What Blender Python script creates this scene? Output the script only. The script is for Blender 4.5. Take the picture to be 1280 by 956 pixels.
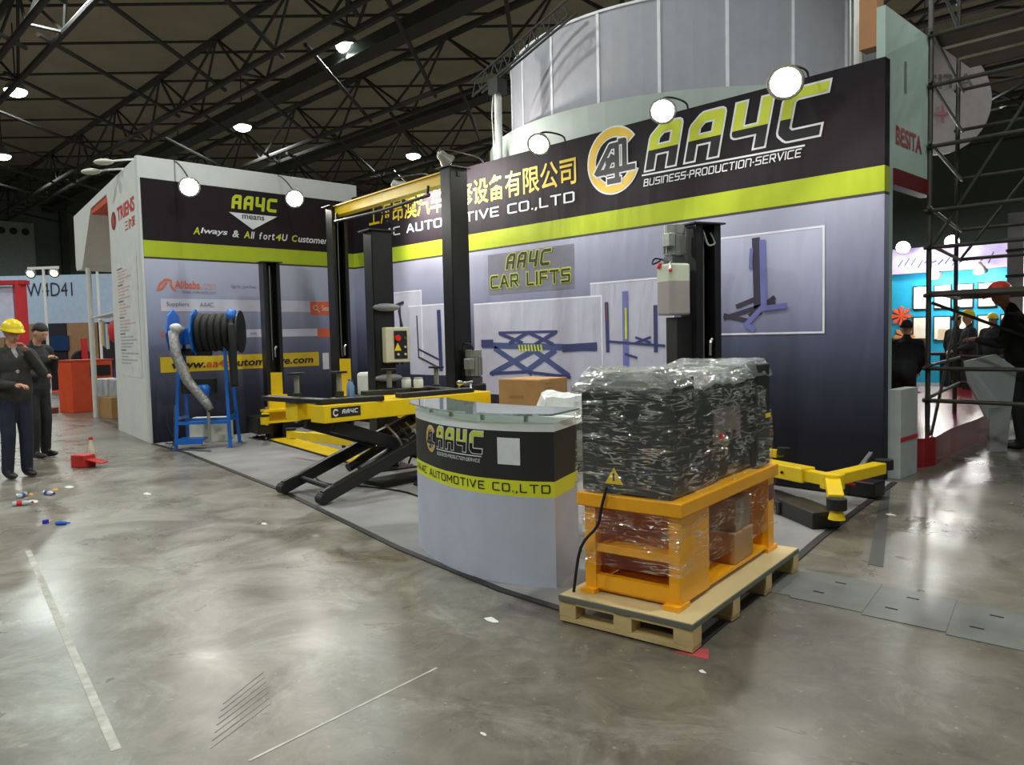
import bpy, math, random
from mathutils import Vector, Matrix, noise
random.seed(7)
for o in list(bpy.data.objects): bpy.data.objects.remove(o)
SC = bpy.context.scene
COL = SC.collection
PI = math.pi

# ------------------------------------------------------------------ camera
CAM = Vector((11.7055, -7.5462, 1.45))
YAW, PITCH, ROLL = 2.3714, -0.0599, -0.0227
fw = Vector((math.cos(PITCH)*math.cos(YAW), math.cos(PITCH)*math.sin(YAW), math.sin(PITCH)))
rt = Vector((math.sin(YAW), -math.cos(YAW), 0)); up = rt.cross(fw)
rt2 = rt*math.cos(ROLL)+up*math.sin(ROLL); up2 = up*math.cos(ROLL)-rt*math.sin(ROLL)
cd = bpy.data.cameras.new('camera'); cd.sensor_width = 36; cd.lens = 962.2/1280*36
cd.clip_end = 200; cd.clip_start = .05
cam = bpy.data.objects.new('camera', cd); COL.objects.link(cam)
m = Matrix.Identity(4)
for i in range(3): m[i][0] = rt2[i]; m[i][1] = up2[i]; m[i][2] = -fw[i]; m[i][3] = CAM[i]
cam.matrix_world = m
SC.camera = cam

# ------------------------------------------------------------------ world, exposure
w = bpy.data.worlds.new('world'); SC.world = w; w.use_nodes = True
w.node_tree.nodes['Background'].inputs[0].default_value = (.75, .82, .9, 1)
w.node_tree.nodes['Background'].inputs[1].default_value = .03
SC.view_settings.view_transform = 'Standard'; SC.view_settings.look = 'None'
SC.view_settings.exposure = 0; SC.view_settings.gamma = 1
SC.view_settings.use_curve_mapping = False
SC.cycles.use_denoising = True
SC.cycles.max_bounces = 6; SC.cycles.transparent_max_bounces = 16
SC.cycles.sample_clamp_indirect = 4
HALL_POWER = 1320     # high bay lamps
SPOT_POWER = 95       # booth arm spotlights

# ------------------------------------------------------------------ materials
def lin(c):
    return tuple(((v/255)/12.92 if v/255 <= .04045 else ((v/255+.055)/1.055)**2.4) for v in c)
MATS = {}
def M(name, rgb=(200, 200, 200), rough=.5, metal=0, var=.08, scale=6, bump=0, bscale=None, emit=0, spec=None, coat=0):
    """procedural principled material: a little noise in the colour, optional fine relief"""
    if name in MATS: return MATS[name]
    mt = bpy.data.materials.new(name); mt.use_nodes = True; MATS[name] = mt
    nt = mt.node_tree; b = nt.nodes['Principled BSDF']
    c = lin(rgb)
    tc = nt.nodes.new('ShaderNodeTexCoord')
    n = nt.nodes.new('ShaderNodeTexNoise'); n.inputs['Scale'].default_value = scale; n.inputs['Detail'].default_value = 4
    nt.links.new(tc.outputs['Object'], n.inputs['Vector'])
    r = nt.nodes.new('ShaderNodeMapRange'); r.inputs['From Min'].default_value = .3; r.inputs['From Max'].default_value = .7
    r.inputs['To Min'].default_value = 1-var; r.inputs['To Max'].default_value = 1+var
    nt.links.new(n.outputs['Fac'], r.inputs['Value'])
    mx = nt.nodes.new('ShaderNodeVectorMath'); mx.operation = 'SCALE'; mx.inputs[0].default_value = c
    nt.links.new(r.outputs['Result'], mx.inputs['Scale'])
    nt.links.new(mx.outputs['Vector'], b.inputs['Base Color'])
    b.inputs['Roughness'].default_value = rough; b.inputs['Metallic'].default_value = metal
    if spec is not None: b.inputs['Specular IOR Level'].default_value = spec
    if coat: b.inputs['Coat Weight'].default_value = coat
    if emit:
        b.inputs['Emission Color'].default_value = (*c, 1); b.inputs['Emission Strength'].default_value = emit
    if bump:
        n2 = nt.nodes.new('ShaderNodeTexNoise'); n2.inputs['Scale'].default_value = bscale or scale*6; n2.inputs['Detail'].default_value = 3
        nt.links.new(tc.outputs['Object'], n2.inputs['Vector'])
        bp = nt.nodes.new('ShaderNodeBump'); bp.inputs['Strength'].default_value = bump; bp.inputs['Distance'].default_value = .02
        nt.links.new(n2.outputs['Fac'], bp.inputs['Height']); nt.links.new(bp.outputs['Normal'], b.inputs['Normal'])
    return mt

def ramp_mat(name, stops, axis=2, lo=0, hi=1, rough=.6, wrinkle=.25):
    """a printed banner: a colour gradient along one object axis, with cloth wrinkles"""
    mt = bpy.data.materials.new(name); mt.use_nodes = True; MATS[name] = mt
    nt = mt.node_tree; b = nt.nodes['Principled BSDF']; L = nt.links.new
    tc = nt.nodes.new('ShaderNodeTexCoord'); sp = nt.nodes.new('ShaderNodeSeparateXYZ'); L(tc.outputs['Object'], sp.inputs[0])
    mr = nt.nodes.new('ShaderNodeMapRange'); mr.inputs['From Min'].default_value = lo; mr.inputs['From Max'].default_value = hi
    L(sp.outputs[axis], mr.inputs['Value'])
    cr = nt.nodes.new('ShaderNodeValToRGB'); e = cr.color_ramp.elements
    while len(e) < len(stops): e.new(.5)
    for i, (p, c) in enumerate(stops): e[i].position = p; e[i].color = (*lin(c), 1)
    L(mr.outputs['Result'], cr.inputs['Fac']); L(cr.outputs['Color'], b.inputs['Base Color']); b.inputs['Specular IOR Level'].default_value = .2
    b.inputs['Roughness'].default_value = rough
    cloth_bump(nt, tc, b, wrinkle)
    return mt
def cloth_bump(nt, tc, b, s):
    L = nt.links.new
    mp = nt.nodes.new('ShaderNodeMapping'); mp.inputs['Rotation'].default_value = (.5, .7, .5); mp.inputs['Scale'].default_value = (2.2, 2.2, .55)
    n = nt.nodes.new('ShaderNodeTexNoise'); n.inputs['Scale'].default_value = 1.6; n.inputs['Detail'].default_value = 3
    L(tc.outputs['Object'], mp.inputs[0]); L(mp.outputs[0], n.inputs['Vector'])
    bp = nt.nodes.new('ShaderNodeBump'); bp.inputs['Strength'].default_value = s; bp.inputs['Distance'].default_value = .12
    L(n.outputs['Fac'], bp.inputs['Height']); L(bp.outputs['Normal'], b.inputs['Normal'])
def cloth(name, rgb, rough=.6, wrinkle=.2):
    mt = M(name, rgb, rough, var=.03, spec=.15)
    nt = mt.node_tree; tc = [n for n in nt.nodes if n.type == 'TEX_COORD'][0]
    cloth_bump(nt, tc, nt.nodes['Principled BSDF'], wrinkle)
    return mt

# ------------------------------------------------------------------ geometry helpers
LOCAL = set()
def origin_of(p):
    if p is None: return None
    q = p
    while q.parent: q = q.parent
    return Vector((0, 0, 0)) if q.name in LOCAL else q.location.copy()
def catmull(ps, n=8):
    out_ = []
    for i in range(len(ps)-1):
        p0, p1, p2, p3 = (Vector(ps[max(i-1, 0)]), Vector(ps[i]), Vector(ps[i+1]), Vector(ps[min(i+2, len(ps)-1)]))
        for k in range(n):
            s = k/n; out_.append(.5*((2*p1)+(p2-p0)*s+(2*p0-5*p1+4*p2-p3)*s*s+(3*p1-p0-3*p2+p3)*s**3))
    return out_+[Vector(ps[-1])]
class G:
    def __init__(s): s.v = []; s.f = []
    def add(s, vs, fs):
        k = len(s.v); s.v += [Vector(v) for v in vs]; s.f += [tuple(i+k for i in f) for f in fs]; return s
    def bx(s, x0, x1, y0, y1, z0, z1):
        return s.add([(x0, y0, z0), (x1, y0, z0), (x1, y1, z0), (x0, y1, z0), (x0, y0, z1), (x1, y0, z1), (x1, y1, z1), (x0, y1, z1)],
                     [(3, 2, 1, 0), (4, 5, 6, 7), (0, 1, 5, 4), (1, 2, 6, 5), (2, 3, 7, 6), (3, 0, 4, 7)])
    def box(s, c, d, rz=0, rx=0, ry=0):
        t = G().bx(-d[0]/2, d[0]/2, -d[1]/2, d[1]/2, -d[2]/2, d[2]/2)
        mm = Matrix.Rotation(rz, 3, 'Z') @ Matrix.Rotation(ry, 3, 'Y') @ Matrix.Rotation(rx, 3, 'X')
        return s.add([mm @ v+Vector(c) for v in t.v], t.f)
    def beam(s, a, b, w, h, u=(0, 0, 1)):
        a, b = Vector(a), Vector(b); d = (b-a).normalized(); sd = d.cross(Vector(u))
        if sd.length < 1e-4: sd = d.cross(Vector((1, 0, 0)))
        sd.normalize(); t = sd.cross(d)
        vs = [p+sd*(i*w/2)+t*(j*h/2) for p in (a, b) for i, j in ((-1, -1), (1, -1), (1, 1), (-1, 1))]
        return s.add(vs, [(3, 2, 1, 0), (4, 5, 6, 7), (0, 1, 5, 4), (1, 2, 6, 5), (2, 3, 7, 6), (3, 0, 4, 7)])
    def cyl(s, a, b, r, r2=None, n=12):
        a, b = Vector(a), Vector(b); r2 = r if r2 is None else r2; d = (b-a).normalized()
        x = d.orthogonal().normalized(); y = d.cross(x)
        vs = [p+(x*math.cos(2*PI*i/n)+y*math.sin(2*PI*i/n))*q for p, q in ((a, r), (b, r2)) for i in range(n)]
        return s.add(vs, [(i, (i+1) % n, n+(i+1) % n, n+i) for i in range(n)]+[tuple(range(n-1, -1, -1)), tuple(range(n, 2*n))])
    def tube(s, pts, r, n=6):
        pts = [Vector(p) for p in pts]; vs = []; x = None
        if 3 <= len(pts) <= 7 and not isinstance(r, (list, tuple)): pts = catmull(pts, 4)
        for i, p in enumerate(pts):
            d = (pts[min(i+1, len(pts)-1)]-pts[max(i-1, 0)]).normalized()
            x = d.orthogonal().normalized() if x is None else (x-d*x.dot(d)).normalized()
            y = d.cross(x); q = r[i] if isinstance(r, (list, tuple)) else r
            vs += [p+(x*math.cos(2*PI*k/n)+y*math.sin(2*PI*k/n))*q for k in range(n)]
        m_ = len(pts)
        fs = [(j*n+k, j*n+(k+1) % n, (j+1)*n+(k+1) % n, (j+1)*n+k) for j in range(m_-1) for k in range(n)]
        return s.add(vs, fs+[tuple(range(n-1, -1, -1)), tuple(range((m_-1)*n, m_*n))])
    def prism(s, pts, vec):
        pts = [Vector(p) for p in pts]; n = len(pts); vec = Vector(vec)
        return s.add(pts+[p+vec for p in pts], [tuple(range(n-1, -1, -1)), tuple(range(n, 2*n))]+[(i, (i+1) % n, n+(i+1) % n, n+i) for i in range(n)])
    def lathe(s, prof, c=(0, 0, 0), n=16, axis=None):
        c = Vector(c); z = Vector(axis or (0, 0, 1)).normalized(); x = z.orthogonal().normalized(); y = z.cross(x)
        vs = [c+z*h+(x*math.cos(2*PI*k/n)+y*math.sin(2*PI*k/n))*max(r, 1e-4) for r, h in prof for k in range(n)]
        m_ = len(prof)
        fs = [(j*n+k, j*n+(k+1) % n, (j+1)*n+(k+1) % n, (j+1)*n+k) for j in range(m_-1) for k in range(n)]
        return s.add(vs, fs+[tuple(range(n-1, -1, -1)), tuple(range((m_-1)*n, m_*n))])
    def ell(s, c, r, n=12, rot=None):
        vs = []; c = Vector(c); h = n//2
        for j in range(h+1):
            t = PI*j/h
            for k in range(n):
                p = Vector((r[0]*math.sin(t)*math.cos(2*PI*k/n), r[1]*math.sin(t)*math.sin(2*PI*k/n), r[2]*math.cos(t)))
                vs.append((rot @ p if rot else p)+c)
        return s.add(vs, [((j+1)*n+k, (j+1)*n+(k+1) % n, j*n+(k+1) % n, j*n+k) for j in range(h) for k in range(n)])
    def build(s, name, mat, parent=None, smooth=False, bevel=0, local=None):
        o0 = origin_of(parent)
        if o0 is None:
            xs = [v.x for v in s.v]; ys = [v.y for v in s.v]; zs = [v.z for v in s.v]
            o0 = Vector(((min(xs)+max(xs))/2, (min(ys)+max(ys))/2, min(zs)))
        me = bpy.data.meshes.new(name)
        me.from_pydata([tuple(v-o0) for v in s.v], [], s.f); me.update()
        o = bpy.data.objects.new(name, me); COL.objects.link(o)
        if mat: me.materials.append(mat)
        if parent: o.parent = parent
        else: o.location = o0
        if smooth: me.shade_smooth() if smooth is True else me.shade_auto_smooth() if hasattr(me, 'shade_auto_smooth') else None
        if bevel:
            bm_ = o.modifiers.new('bevel', 'BEVEL'); bm_.width = bevel; bm_.segments = 2; bm_.limit_method = 'ANGLE'
        return o
def tag(o, label, cat, group=None):
    o['label'] = label; o['category'] = cat
    if group: o['group'] = group
    return o
def thing(name, label, cat, loc=(0, 0, 0), rz=0, group=None, local=False):
    o = bpy.data.objects.new(name, None); COL.objects.link(o); o.empty_display_size = .1
    o.location = loc; o.rotation_euler = (0, 0, rz)
    if rz or local: LOCAL.add(o.name)
    return tag(o, label, cat, group)
def struct(o): o['kind'] = 'structure'; return o
def copy_tree(o, parent=None):
    c = o.copy(); COL.objects.link(c); c.parent = parent
    for ch in list(o.children): copy_tree(ch, c)
    return c

# ------------------------------------------------------------------ flat print: 2-D polygons, mapped on to a surface
def text2d(body, shear=0, bold=0, space=1):
    cu = bpy.data.curves.new('t', 'FONT'); cu.body = body; cu.shear = shear; cu.offset = bold; cu.space_character = space
    cu.resolution_u = 3; cu.fill_mode = 'FRONT'
    ob = bpy.data.objects.new('t', cu); COL.objects.link(ob)
    dg = bpy.context.evaluated_depsgraph_get(); dg.update()
    me = bpy.data.meshes.new_from_object(ob.evaluated_get(dg))
    ps = [[(me.vertices[i].co.x, me.vertices[i].co.y) for i in p.vertices] for p in me.polygons]
    bpy.data.objects.remove(ob); bpy.data.curves.remove(cu); bpy.data.meshes.remove(me)
    return ps
def stroke2d(lines, t, sq=True):
    ps = []
    for ln in lines:
        closed = len(ln) > 2 and math.hypot(ln[0][0]-ln[-1][0], ln[0][1]-ln[-1][1]) < 1e-6; last = len(ln)-2
        for i, ((x0, y0), (x1, y1)) in enumerate(zip(ln, ln[1:])):
            l = math.hypot(x1-x0, y1-y0) or 1; dx, dy = (x1-x0)/l, (y1-y0)/l; e = t/2 if sq else 0
            e0 = e if i == 0 and not closed else 0; e1 = e if i == last and not closed else 0
            if i < last or closed: ps.append([(x1+t/2*math.cos(k*PI/5), y1+t/2*math.sin(k*PI/5)) for k in range(10)])
            a, b = (x0-dx*e0, y0-dy*e0), (x1+dx*e1, y1+dy*e1); nx, ny = -dy*t/2, dx*t/2
            ps.append([(a[0]-nx, a[1]-ny), (b[0]-nx, b[1]-ny), (b[0]+nx, b[1]+ny), (a[0]+nx, a[1]+ny)])
    return ps
SQ = {  # square technical capitals drawn with strokes
 'A': (.8, [[(0, 0), (.36, 1), (.44, 1), (.8, 0)], [(.16, .33), (.64, .33)]]), 'B': (.72, [[(0, 0), (0, 1), (.66, 1), (.66, .54), (0, .54)], [(.66, .54), (.72, .46), (.72, 0), (0, 0)]]),
 'C': (.74, [[(.74, 1), (.1, 1), (0, .9), (0, .1), (.1, 0), (.74, 0)]]), 'D': (.76, [[(0, 0), (0, 1), (.66, 1), (.76, .9), (.76, .1), (.66, 0), (0, 0)]]),
 'E': (.68, [[(.68, 1), (0, 1), (0, 0), (.68, 0)], [(0, .5), (.6, .5)]]), 'F': (.66, [[(.66, 1), (0, 1), (0, 0)], [(0, .5), (.58, .5)]]),
 'I': (.0, [[(0, 0), (0, 1)]]), 'L': (.62, [[(0, 1), (0, 0), (.62, 0)]]), 'M': (.95, [[(0, 0), (0, 1), (.475, .3), (.95, 1), (.95, 0)]]),
 'N': (.76, [[(0, 0), (0, 1), (.66, 1), (.76, .9), (.76, 0)]]), 'O': (.78, [[(.1, 0), (.68, 0), (.78, .1), (.78, .9), (.68, 1), (.1, 1), (0, .9), (0, .1), (.1, 0)]]),
 'P': (.7, [[(0, 0), (0, 1), (.62, 1), (.7, .92), (.7, .46), (0, .46)]]), 'R': (.72, [[(0, 0), (0, 1), (.64, 1), (.72, .92), (.72, .46), (0, .46)], [(.35, .46), (.72, 0)]]),
 'S': (.72, [[(.72, 1), (.06, 1), (0, .94), (0, .53), (.72, .53), (.72, .06), (.66, 0), (0, 0)]]), 'T': (.76, [[(0, 1), (.76, 1)], [(.38, 1), (.38, 0)]]),
 'U': (.76, [[(0, 1), (0, .1), (.1, 0), (.66, 0), (.76, .1), (.76, 1)]]), 'V': (.8, [[(0, 1), (.4, 0), (.8, 1)]]), '4': (.74, [[(.74, .28), (0, .28), (.5, 1), (.58, 1), (.58, 0)]]),
 '.': (.0, [[(0, 0), (.0, .03)]]), ',': (.0, [[(0, .02), (-.05, -.16)]]), '-': (.1, [[(0, .45), (.1, .45)]]), ' ': (.3, [])}
LG = {  # heavy logo capitals
 'A': (.62, [[(0, 0), (0, .78), (.2, 1), (.62, 1), (.62, 0)], [(0, .42), (.62, .42)]]), '4': (.62, [[(0, 1), (0, .36), (.62, .36)], [(.62, 1), (.62, 0)]]),
 'C': (.7, [[(.7, 1), (.14, 1), (0, .86), (0, .14), (.14, 0), (.7, 0)]])}
def font2d(s, font=SQ, t=.2, gap=.36, shear=0):
    ps = []; x = 0
    for ch in s:
        wd, ls = font[ch]; q = stroke2d([[(px+x, py) for px, py in l] for l in ls], t); ps += q; x += wd+gap
    return [[(px+shear*py, py) for px, py in p] for p in ps]
def fit(ps, x0, z0, x1=None, z1=None):
    xs = [p[0] for q in ps for p in q]; ys = [p[1] for q in ps for p in q]
    a, b, c, d = min(xs), max(xs), min(ys), max(ys)
    sy = (z1-z0)/(d-c) if z1 is not None else None; sx = (x1-x0)/(b-a) if x1 is not None else sy
    if sy is None: sy = sx
    return [[(x0+(px-a)*sx, z0+(py-c)*sy) for px, py in q] for q in ps]
def rect(x0, z0, x1, z1): return [[(x0, z0), (x1, z0), (x1, z1), (x0, z1)]]
def flat(name, ps, mp, mat, parent, off=.004, label=None):
    g = G()
    st = .00014 if len(ps) < 260 else 0   # overlapping strokes never share a plane
    for i, q in enumerate(ps):
        pts = [mp(px, py, off+st*(i % 12)) for px, py in q]; g.add(pts, [tuple(range(len(pts)))])
    o = g.build(name, mat, parent)
    if label: o['label'] = label
    return o
on_back = lambda x, z, o: (x, -o, z)
on_left = lambda y, z, o: (o, y, z)

# ================================================================== THE HALL
def concrete():
    mt = bpy.data.materials.new('polished_concrete'); mt.use_nodes = True
    nt = mt.node_tree; b = nt.nodes['Principled BSDF']; L = nt.links.new
    tc = nt.nodes.new('ShaderNodeTexCoord')
    def nz(sc, det=6, dist=0, rough=.6, scale=None, rot=0):
        n = nt.nodes.new('ShaderNodeTexNoise'); n.inputs['Scale'].default_value = sc; n.inputs['Detail'].default_value = det
        n.inputs['Distortion'].default_value = dist; n.inputs['Roughness'].default_value = rough
        if scale:
            mp = nt.nodes.new('ShaderNodeMapping'); mp.inputs['Scale'].default_value = scale; mp.inputs['Rotation'].default_value = (0, 0, rot)
            L(tc.outputs['Object'], mp.inputs[0]); L(mp.outputs[0], n.inputs['Vector'])
        else: L(tc.outputs['Object'], n.inputs['Vector'])
        return n.outputs['Fac']
    def rmp(v, stops):
        r = nt.nodes.new('ShaderNodeValToRGB'); e = r.color_ramp.elements
        while len(e) < len(stops): e.new(.5)
        for i, (p, c) in enumerate(stops): e[i].position = p; e[i].color = (*lin(c), 1) if len(c) == 3 else c
        L(v, r.inputs['Fac']); return r.outputs['Color']
    def mix(f, a, c, mode='MIX'):
        x = nt.nodes.new('ShaderNodeMix'); x.data_type = 'RGBA'; x.blend_type = mode
        for sock, val in ((x.inputs['Factor'], f), (x.inputs[6], a), (x.inputs[7], c)):
            if hasattr(val, 'node'): L(val, sock)
            else: sock.default_value = val
        return x.outputs[2]
    base = rmp(nz(.55, 8, .6), [(.3, (108, 101, 90)), (.5, (132, 126, 115)), (.72, (152, 147, 136))])
    fine = rmp(nz(5, 10, .8, .78), [(.28, (118, 114, 108)), (.5, (196, 193, 187)), (.72, (246, 243, 236))])
    col = mix(.75, base, fine, 'MULTIPLY')
    g = lambda v: (v, v, v, 1)
    stain = rmp(nz(.9, 5, 1.2), [(.60, g(0)), (.70, g(1))])
    col = mix(stain, col, (*lin((88, 80, 68)), 1))
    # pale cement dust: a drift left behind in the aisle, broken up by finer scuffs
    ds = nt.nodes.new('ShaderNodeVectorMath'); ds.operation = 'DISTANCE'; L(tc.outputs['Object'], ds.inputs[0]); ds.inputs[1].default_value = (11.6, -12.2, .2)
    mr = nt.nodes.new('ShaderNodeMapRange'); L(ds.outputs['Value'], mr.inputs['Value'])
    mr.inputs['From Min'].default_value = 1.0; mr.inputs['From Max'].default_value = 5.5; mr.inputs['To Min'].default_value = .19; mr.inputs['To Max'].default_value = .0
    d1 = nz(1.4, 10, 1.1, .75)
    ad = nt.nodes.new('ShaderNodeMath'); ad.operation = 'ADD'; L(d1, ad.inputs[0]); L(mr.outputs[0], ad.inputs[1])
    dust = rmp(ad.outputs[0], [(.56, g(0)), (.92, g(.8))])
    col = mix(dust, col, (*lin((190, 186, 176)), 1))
    sp_ = rmp(nz(26, 3, 0, .5), [(.68, g(0)), (.76, g(.5))]); col = mix(sp_, col, (*lin((176, 172, 162)), 1))
    L(col, b.inputs['Base Color'])
    r = nt.nodes.new('ShaderNodeMapRange'); L(nz(1.3, 7, .5), r.inputs['Value'])
    r.inputs['From Min'].default_value = .3; r.inputs['From Max'].default_value = .7; r.inputs['To Min'].default_value = .22; r.inputs['To Max'].default_value = .40
    L(r.outputs[0], b.inputs['Roughness']); b.inputs['Specular IOR Level'].default_value = .6
    bp = nt.nodes.new('ShaderNodeBump'); bp.inputs['Strength'].default_value = .12; bp.inputs['Distance'].default_value = .02
    L(nz(2.2, 4), bp.inputs['Height']); L(bp.outputs['Normal'], b.inputs['Normal'])
    return mt
X0, X1, Y0, Y1, ZR = -42, 28, -24, 36, 12.2
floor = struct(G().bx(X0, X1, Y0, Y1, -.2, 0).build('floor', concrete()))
floor.location.z = -.2
# trench covers let into the floor
steel_plate = M('trench_steel', (112, 113, 108), .38, var=.12, scale=9)
slot_m = M('slot_dark', (18, 18, 18), .8)
xe = [(9.50, 9.66), (9.64, 9.79), (10.08, 10.17), (10.46, 10.56), (10.84, 10.95)]
for (f0, n0), (f1, n1) in zip(xe, xe[1:]):
    p = G().prism([(n0+.004, -3.63, 0), (n1-.004, -3.60, 0), (f1-.004, -3.08, 0), (f0+.004, -3.11, 0)], (0, 0, .004)).build('trench_cover', steel_plate, floor)
    if n1-n0 > .3:
        for t, yy in ((.35, -3.45), (.42, -3.22)):
            cx = n0+(n1-n0)*t-.05
            G().box((cx, yy, .0042), (.06, .014, .003)).build('lift_slot', slot_m, p)
G().prism([(9.02, -.2, 0), (9.09, -.2, 0), (9.96, -2.75, 0), (9.87, -2.75, 0)], (0, 0, .003)).build('expansion_joint', M('joint', (70, 70, 66), .6), floor)
# old white layout lines scratched on the concrete
chalk = M('chalk_line', (180, 176, 166), .7, var=.3, scale=14)
def stripe(name, a, b, wd, mat, parent, z=.0015):
    a, b = Vector((*a, 0)), Vector((*b, 0)); n = (b-a).normalized().cross(Vector((0, 0, 1)))*wd/2
    return G().prism([a-n, b-n, b+n, a+n], (0, 0, z)).build(name, mat, parent)
stripe('chalk_line', (5.38, -6.27), (8.77, -6.72), .035, chalk, floor)
stripe('chalk_line', (9.08, -5.5), (9.19, -6.42), .012, chalk, floor)
for k in range(7):
    x = 8.55+.05*k; stripe('scuff_mark', (x, -6.05-.02*k), (x+.16, -6.3-.03*k), .005, M('scuff', (146, 142, 134), .7, var=.3, scale=20), floor)
red_tape = M('red_tape', (176, 70, 72), .6)
G().prism([(9.74, -4.66, 0), (9.90, -4.62, 0), (9.84, -4.52, 0), (9.78, -4.58, 0)], (0, 0, .002)).build('tape_mark', red_tape, floor)

# carpet of the stand with its taped edge
carpet_pts = [(.02, -3.54), (1.46, -3.6), (4.74, -4.0), (7.38, -4.47), (8.54, -4.60), (9.79, -4.59), (9.39, -2.33), (9.06, -.02), (.02, -.02)]
carpet = struct(G().prism([(x, y, 0) for x, y in carpet_pts], (0, 0, .006)).build('floor_carpet', M('grey_carpet', (138, 135, 134), .9, var=.16, scale=2.2, bump=.3, bscale=260)))
tape = M('black_edge_tape', (38, 36, 36), .6)
for a, b in zip(carpet_pts[:7], carpet_pts[1:8]):
    stripe('edge_strip', a, b, .05, tape, carpet, .0085)

# roof deck, walls
roof_m = M('roof_deck', (178, 170, 148), .9, var=.12, scale=.6)
steel_m = M('roof_steel', (56, 55, 53), .6, var=.1, scale=2)
ceil0 = struct(G().bx(X0, X1, Y0, Y1, ZR, ZR+.2).build('ceiling', roof_m))
ceil = bpy.data.objects.new('roof_trusses', None); COL.objects.link(ceil); struct(ceil); ceil['label'] = 'dark steel trusses and bracing under the hall roof'  # parent of the roof trusses, ducts and braces
wall_m = M('hall_wall', (92, 98, 96), .85, var=.12, scale=.5)
for nm, a in dict(wall_left_hall=(X0-.3, X0, Y0, Y1), wall_back_hall=(X0, X1, Y1, Y1+.3), wall_right_hall=(X1, X1+.3, Y0, Y1), wall_front_hall=(X0, X1, Y0-.3, Y0)).items():
    wl = struct(G().bx(*a, 0, ZR).build(nm, wall_m))
    if nm == 'wall_left_hall':
        lt = M('hall_panel', (150, 156, 156), .8)
        G().bx(X0, X0+.08, -4, 4.6, 5.4, 8.9).build('wall_panel', lt, wl)
        for k in range(3): G().cyl((X0+.05, 2.9+.62*k, 8.35), (X0+.16, 2.9+.62*k, 8.35), .2, n=14).build('vent', M('vent_dark', (20, 22, 24), .5), wl)
        for k in range(6): G().bx(X0, X0+.25, -6+4*k, -5.6+4*k, 0, ZR).build('wall_column', steel_m, wl)
# trusses along X with lattice webs, diagonal roof bracing between them
def truss(y, zb=9.0, zt=10.7, wdt=.40, r=.085):
    g = G()
    for s in (-wdt, wdt): g.cyl((X0, y+s, zb), (X1, y+s, zb), r, n=8)
    g.cyl((X0, y, zt), (X1, y, zt), r*1.3, n=8)
    n = 15; dx = (X1-X0)/n
    for i in range(n):
        xa = X0+i*dx
        for s in (-wdt, wdt):
            g.cyl((xa, y+s, zb), (xa+dx/2, y, zt), r*.5, n=5); g.cyl((xa+dx/2, y, zt), (xa+dx, y+s, zb), r*.5, n=5)
        g.cyl((xa, y-wdt, zb), (xa, y+wdt, zb), r*.5, n=5)
    return g.build('roof_truss', steel_m, ceil)
TY = [-18.1, -12.7, -7.5, -2.3, 2.9, 8.1, 13.3, 18.5, 23.7, 29]
for y in TY: truss(y)
for y in (5.4, 10.7): G().bx(X0, X1, y-.3, y+.3, 9.6, 9.95).build('service_duct', steel_m, ceil)
for y0, y1 in zip(TY[2:-1], TY[3:]):
    for k in range(14):
        x = -40+k*3.6+1.2
        G().cyl((x, y0, 9.05), (x-4.8, y1, 9.05), .06, n=6).build('brace', steel_m, ceil)
        G().cyl((x-4.8+2, y0, 10.6), (x+2, y1, 10.6), .045, n=6).build('brace', steel_m, ceil)

# high bay lamps
lamp_shell = M('lamp_aluminium', (150, 152, 150), .4, .6)
lamp_glow = M('lamp_glow', (226, 255, 240), emit=10)
def high_bay(loc):
    t = thing('high_bay_lamp', '', 'lamp', loc, 0, 'high bay lamps under the hall roof', local=True)
    G().lathe([(.07, .42), (.09, .26), (.2, .14), (.27, 0), (.255, 0), (.19, .13), (.06, .25)], n=20).build('shade', lamp_shell, t, smooth=True)
    G().lathe([(.25, .012), (.25, -.03), (.21, -.10), (.12, -.15), (0.01, -.165)], n=20).build('lens', lamp_glow, t)
    G().cyl((0, 0, .42), (0, 0, 2.2), .018, n=6).build('suspension_rod', steel_m, t)
    return t
hb = [(-18.5, -1.0), (-29, .6), (-8.0, 5.2), (-17.9, 6.6), (-17.6, 14.8), (-8.3, 13.6), (-28, 8), (2, 5.5), (12, 5.5), (-8, -2.5), (2, -3), (12, -3), (21, -3), (21, 5.5), (2, 14), (12, 14), (-8, -11), (2, -11), (12, -11), (-18, -11), (2, 24), (12, 24), (-28, -11), (-8, 24), (-18, 24), (2, -19), (12, -19)]
hlab = ['high bay lamp hanging at the upper left, near the left edge of the roof', 'low high bay lamp cut by the left frame edge under the roof', 'high bay lamp beside the big roof truss, highest one in view', 'high bay lamp hanging above the left stand wall', 'high bay lamp hanging above the yellow lift beam', 'small high bay lamp beside the curved white drum']
base = high_bay((*hb[0], 10)); base.scale = (1.35, 1.35, 1.2)
for i, (x, y) in enumerate(hb):
    t = base if i == 0 else copy_tree(base)
    t.location = (x, y, 10)
    t['label'] = hlab[i] if i < len(hlab) else 'high bay lamp under the roof outside the picture'
    ld = bpy.data.lights.new('high_bay_light', 'SPOT'); ld.energy = HALL_POWER; ld.spot_size = math.radians(166); ld.spot_blend = .4
    ld.shadow_soft_size = .22; ld.color = (.93, 1, .96)
    lo = bpy.data.objects.new('high_bay_light', ld); COL.objects.link(lo); lo.location = (x, y, 9.72)

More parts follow.
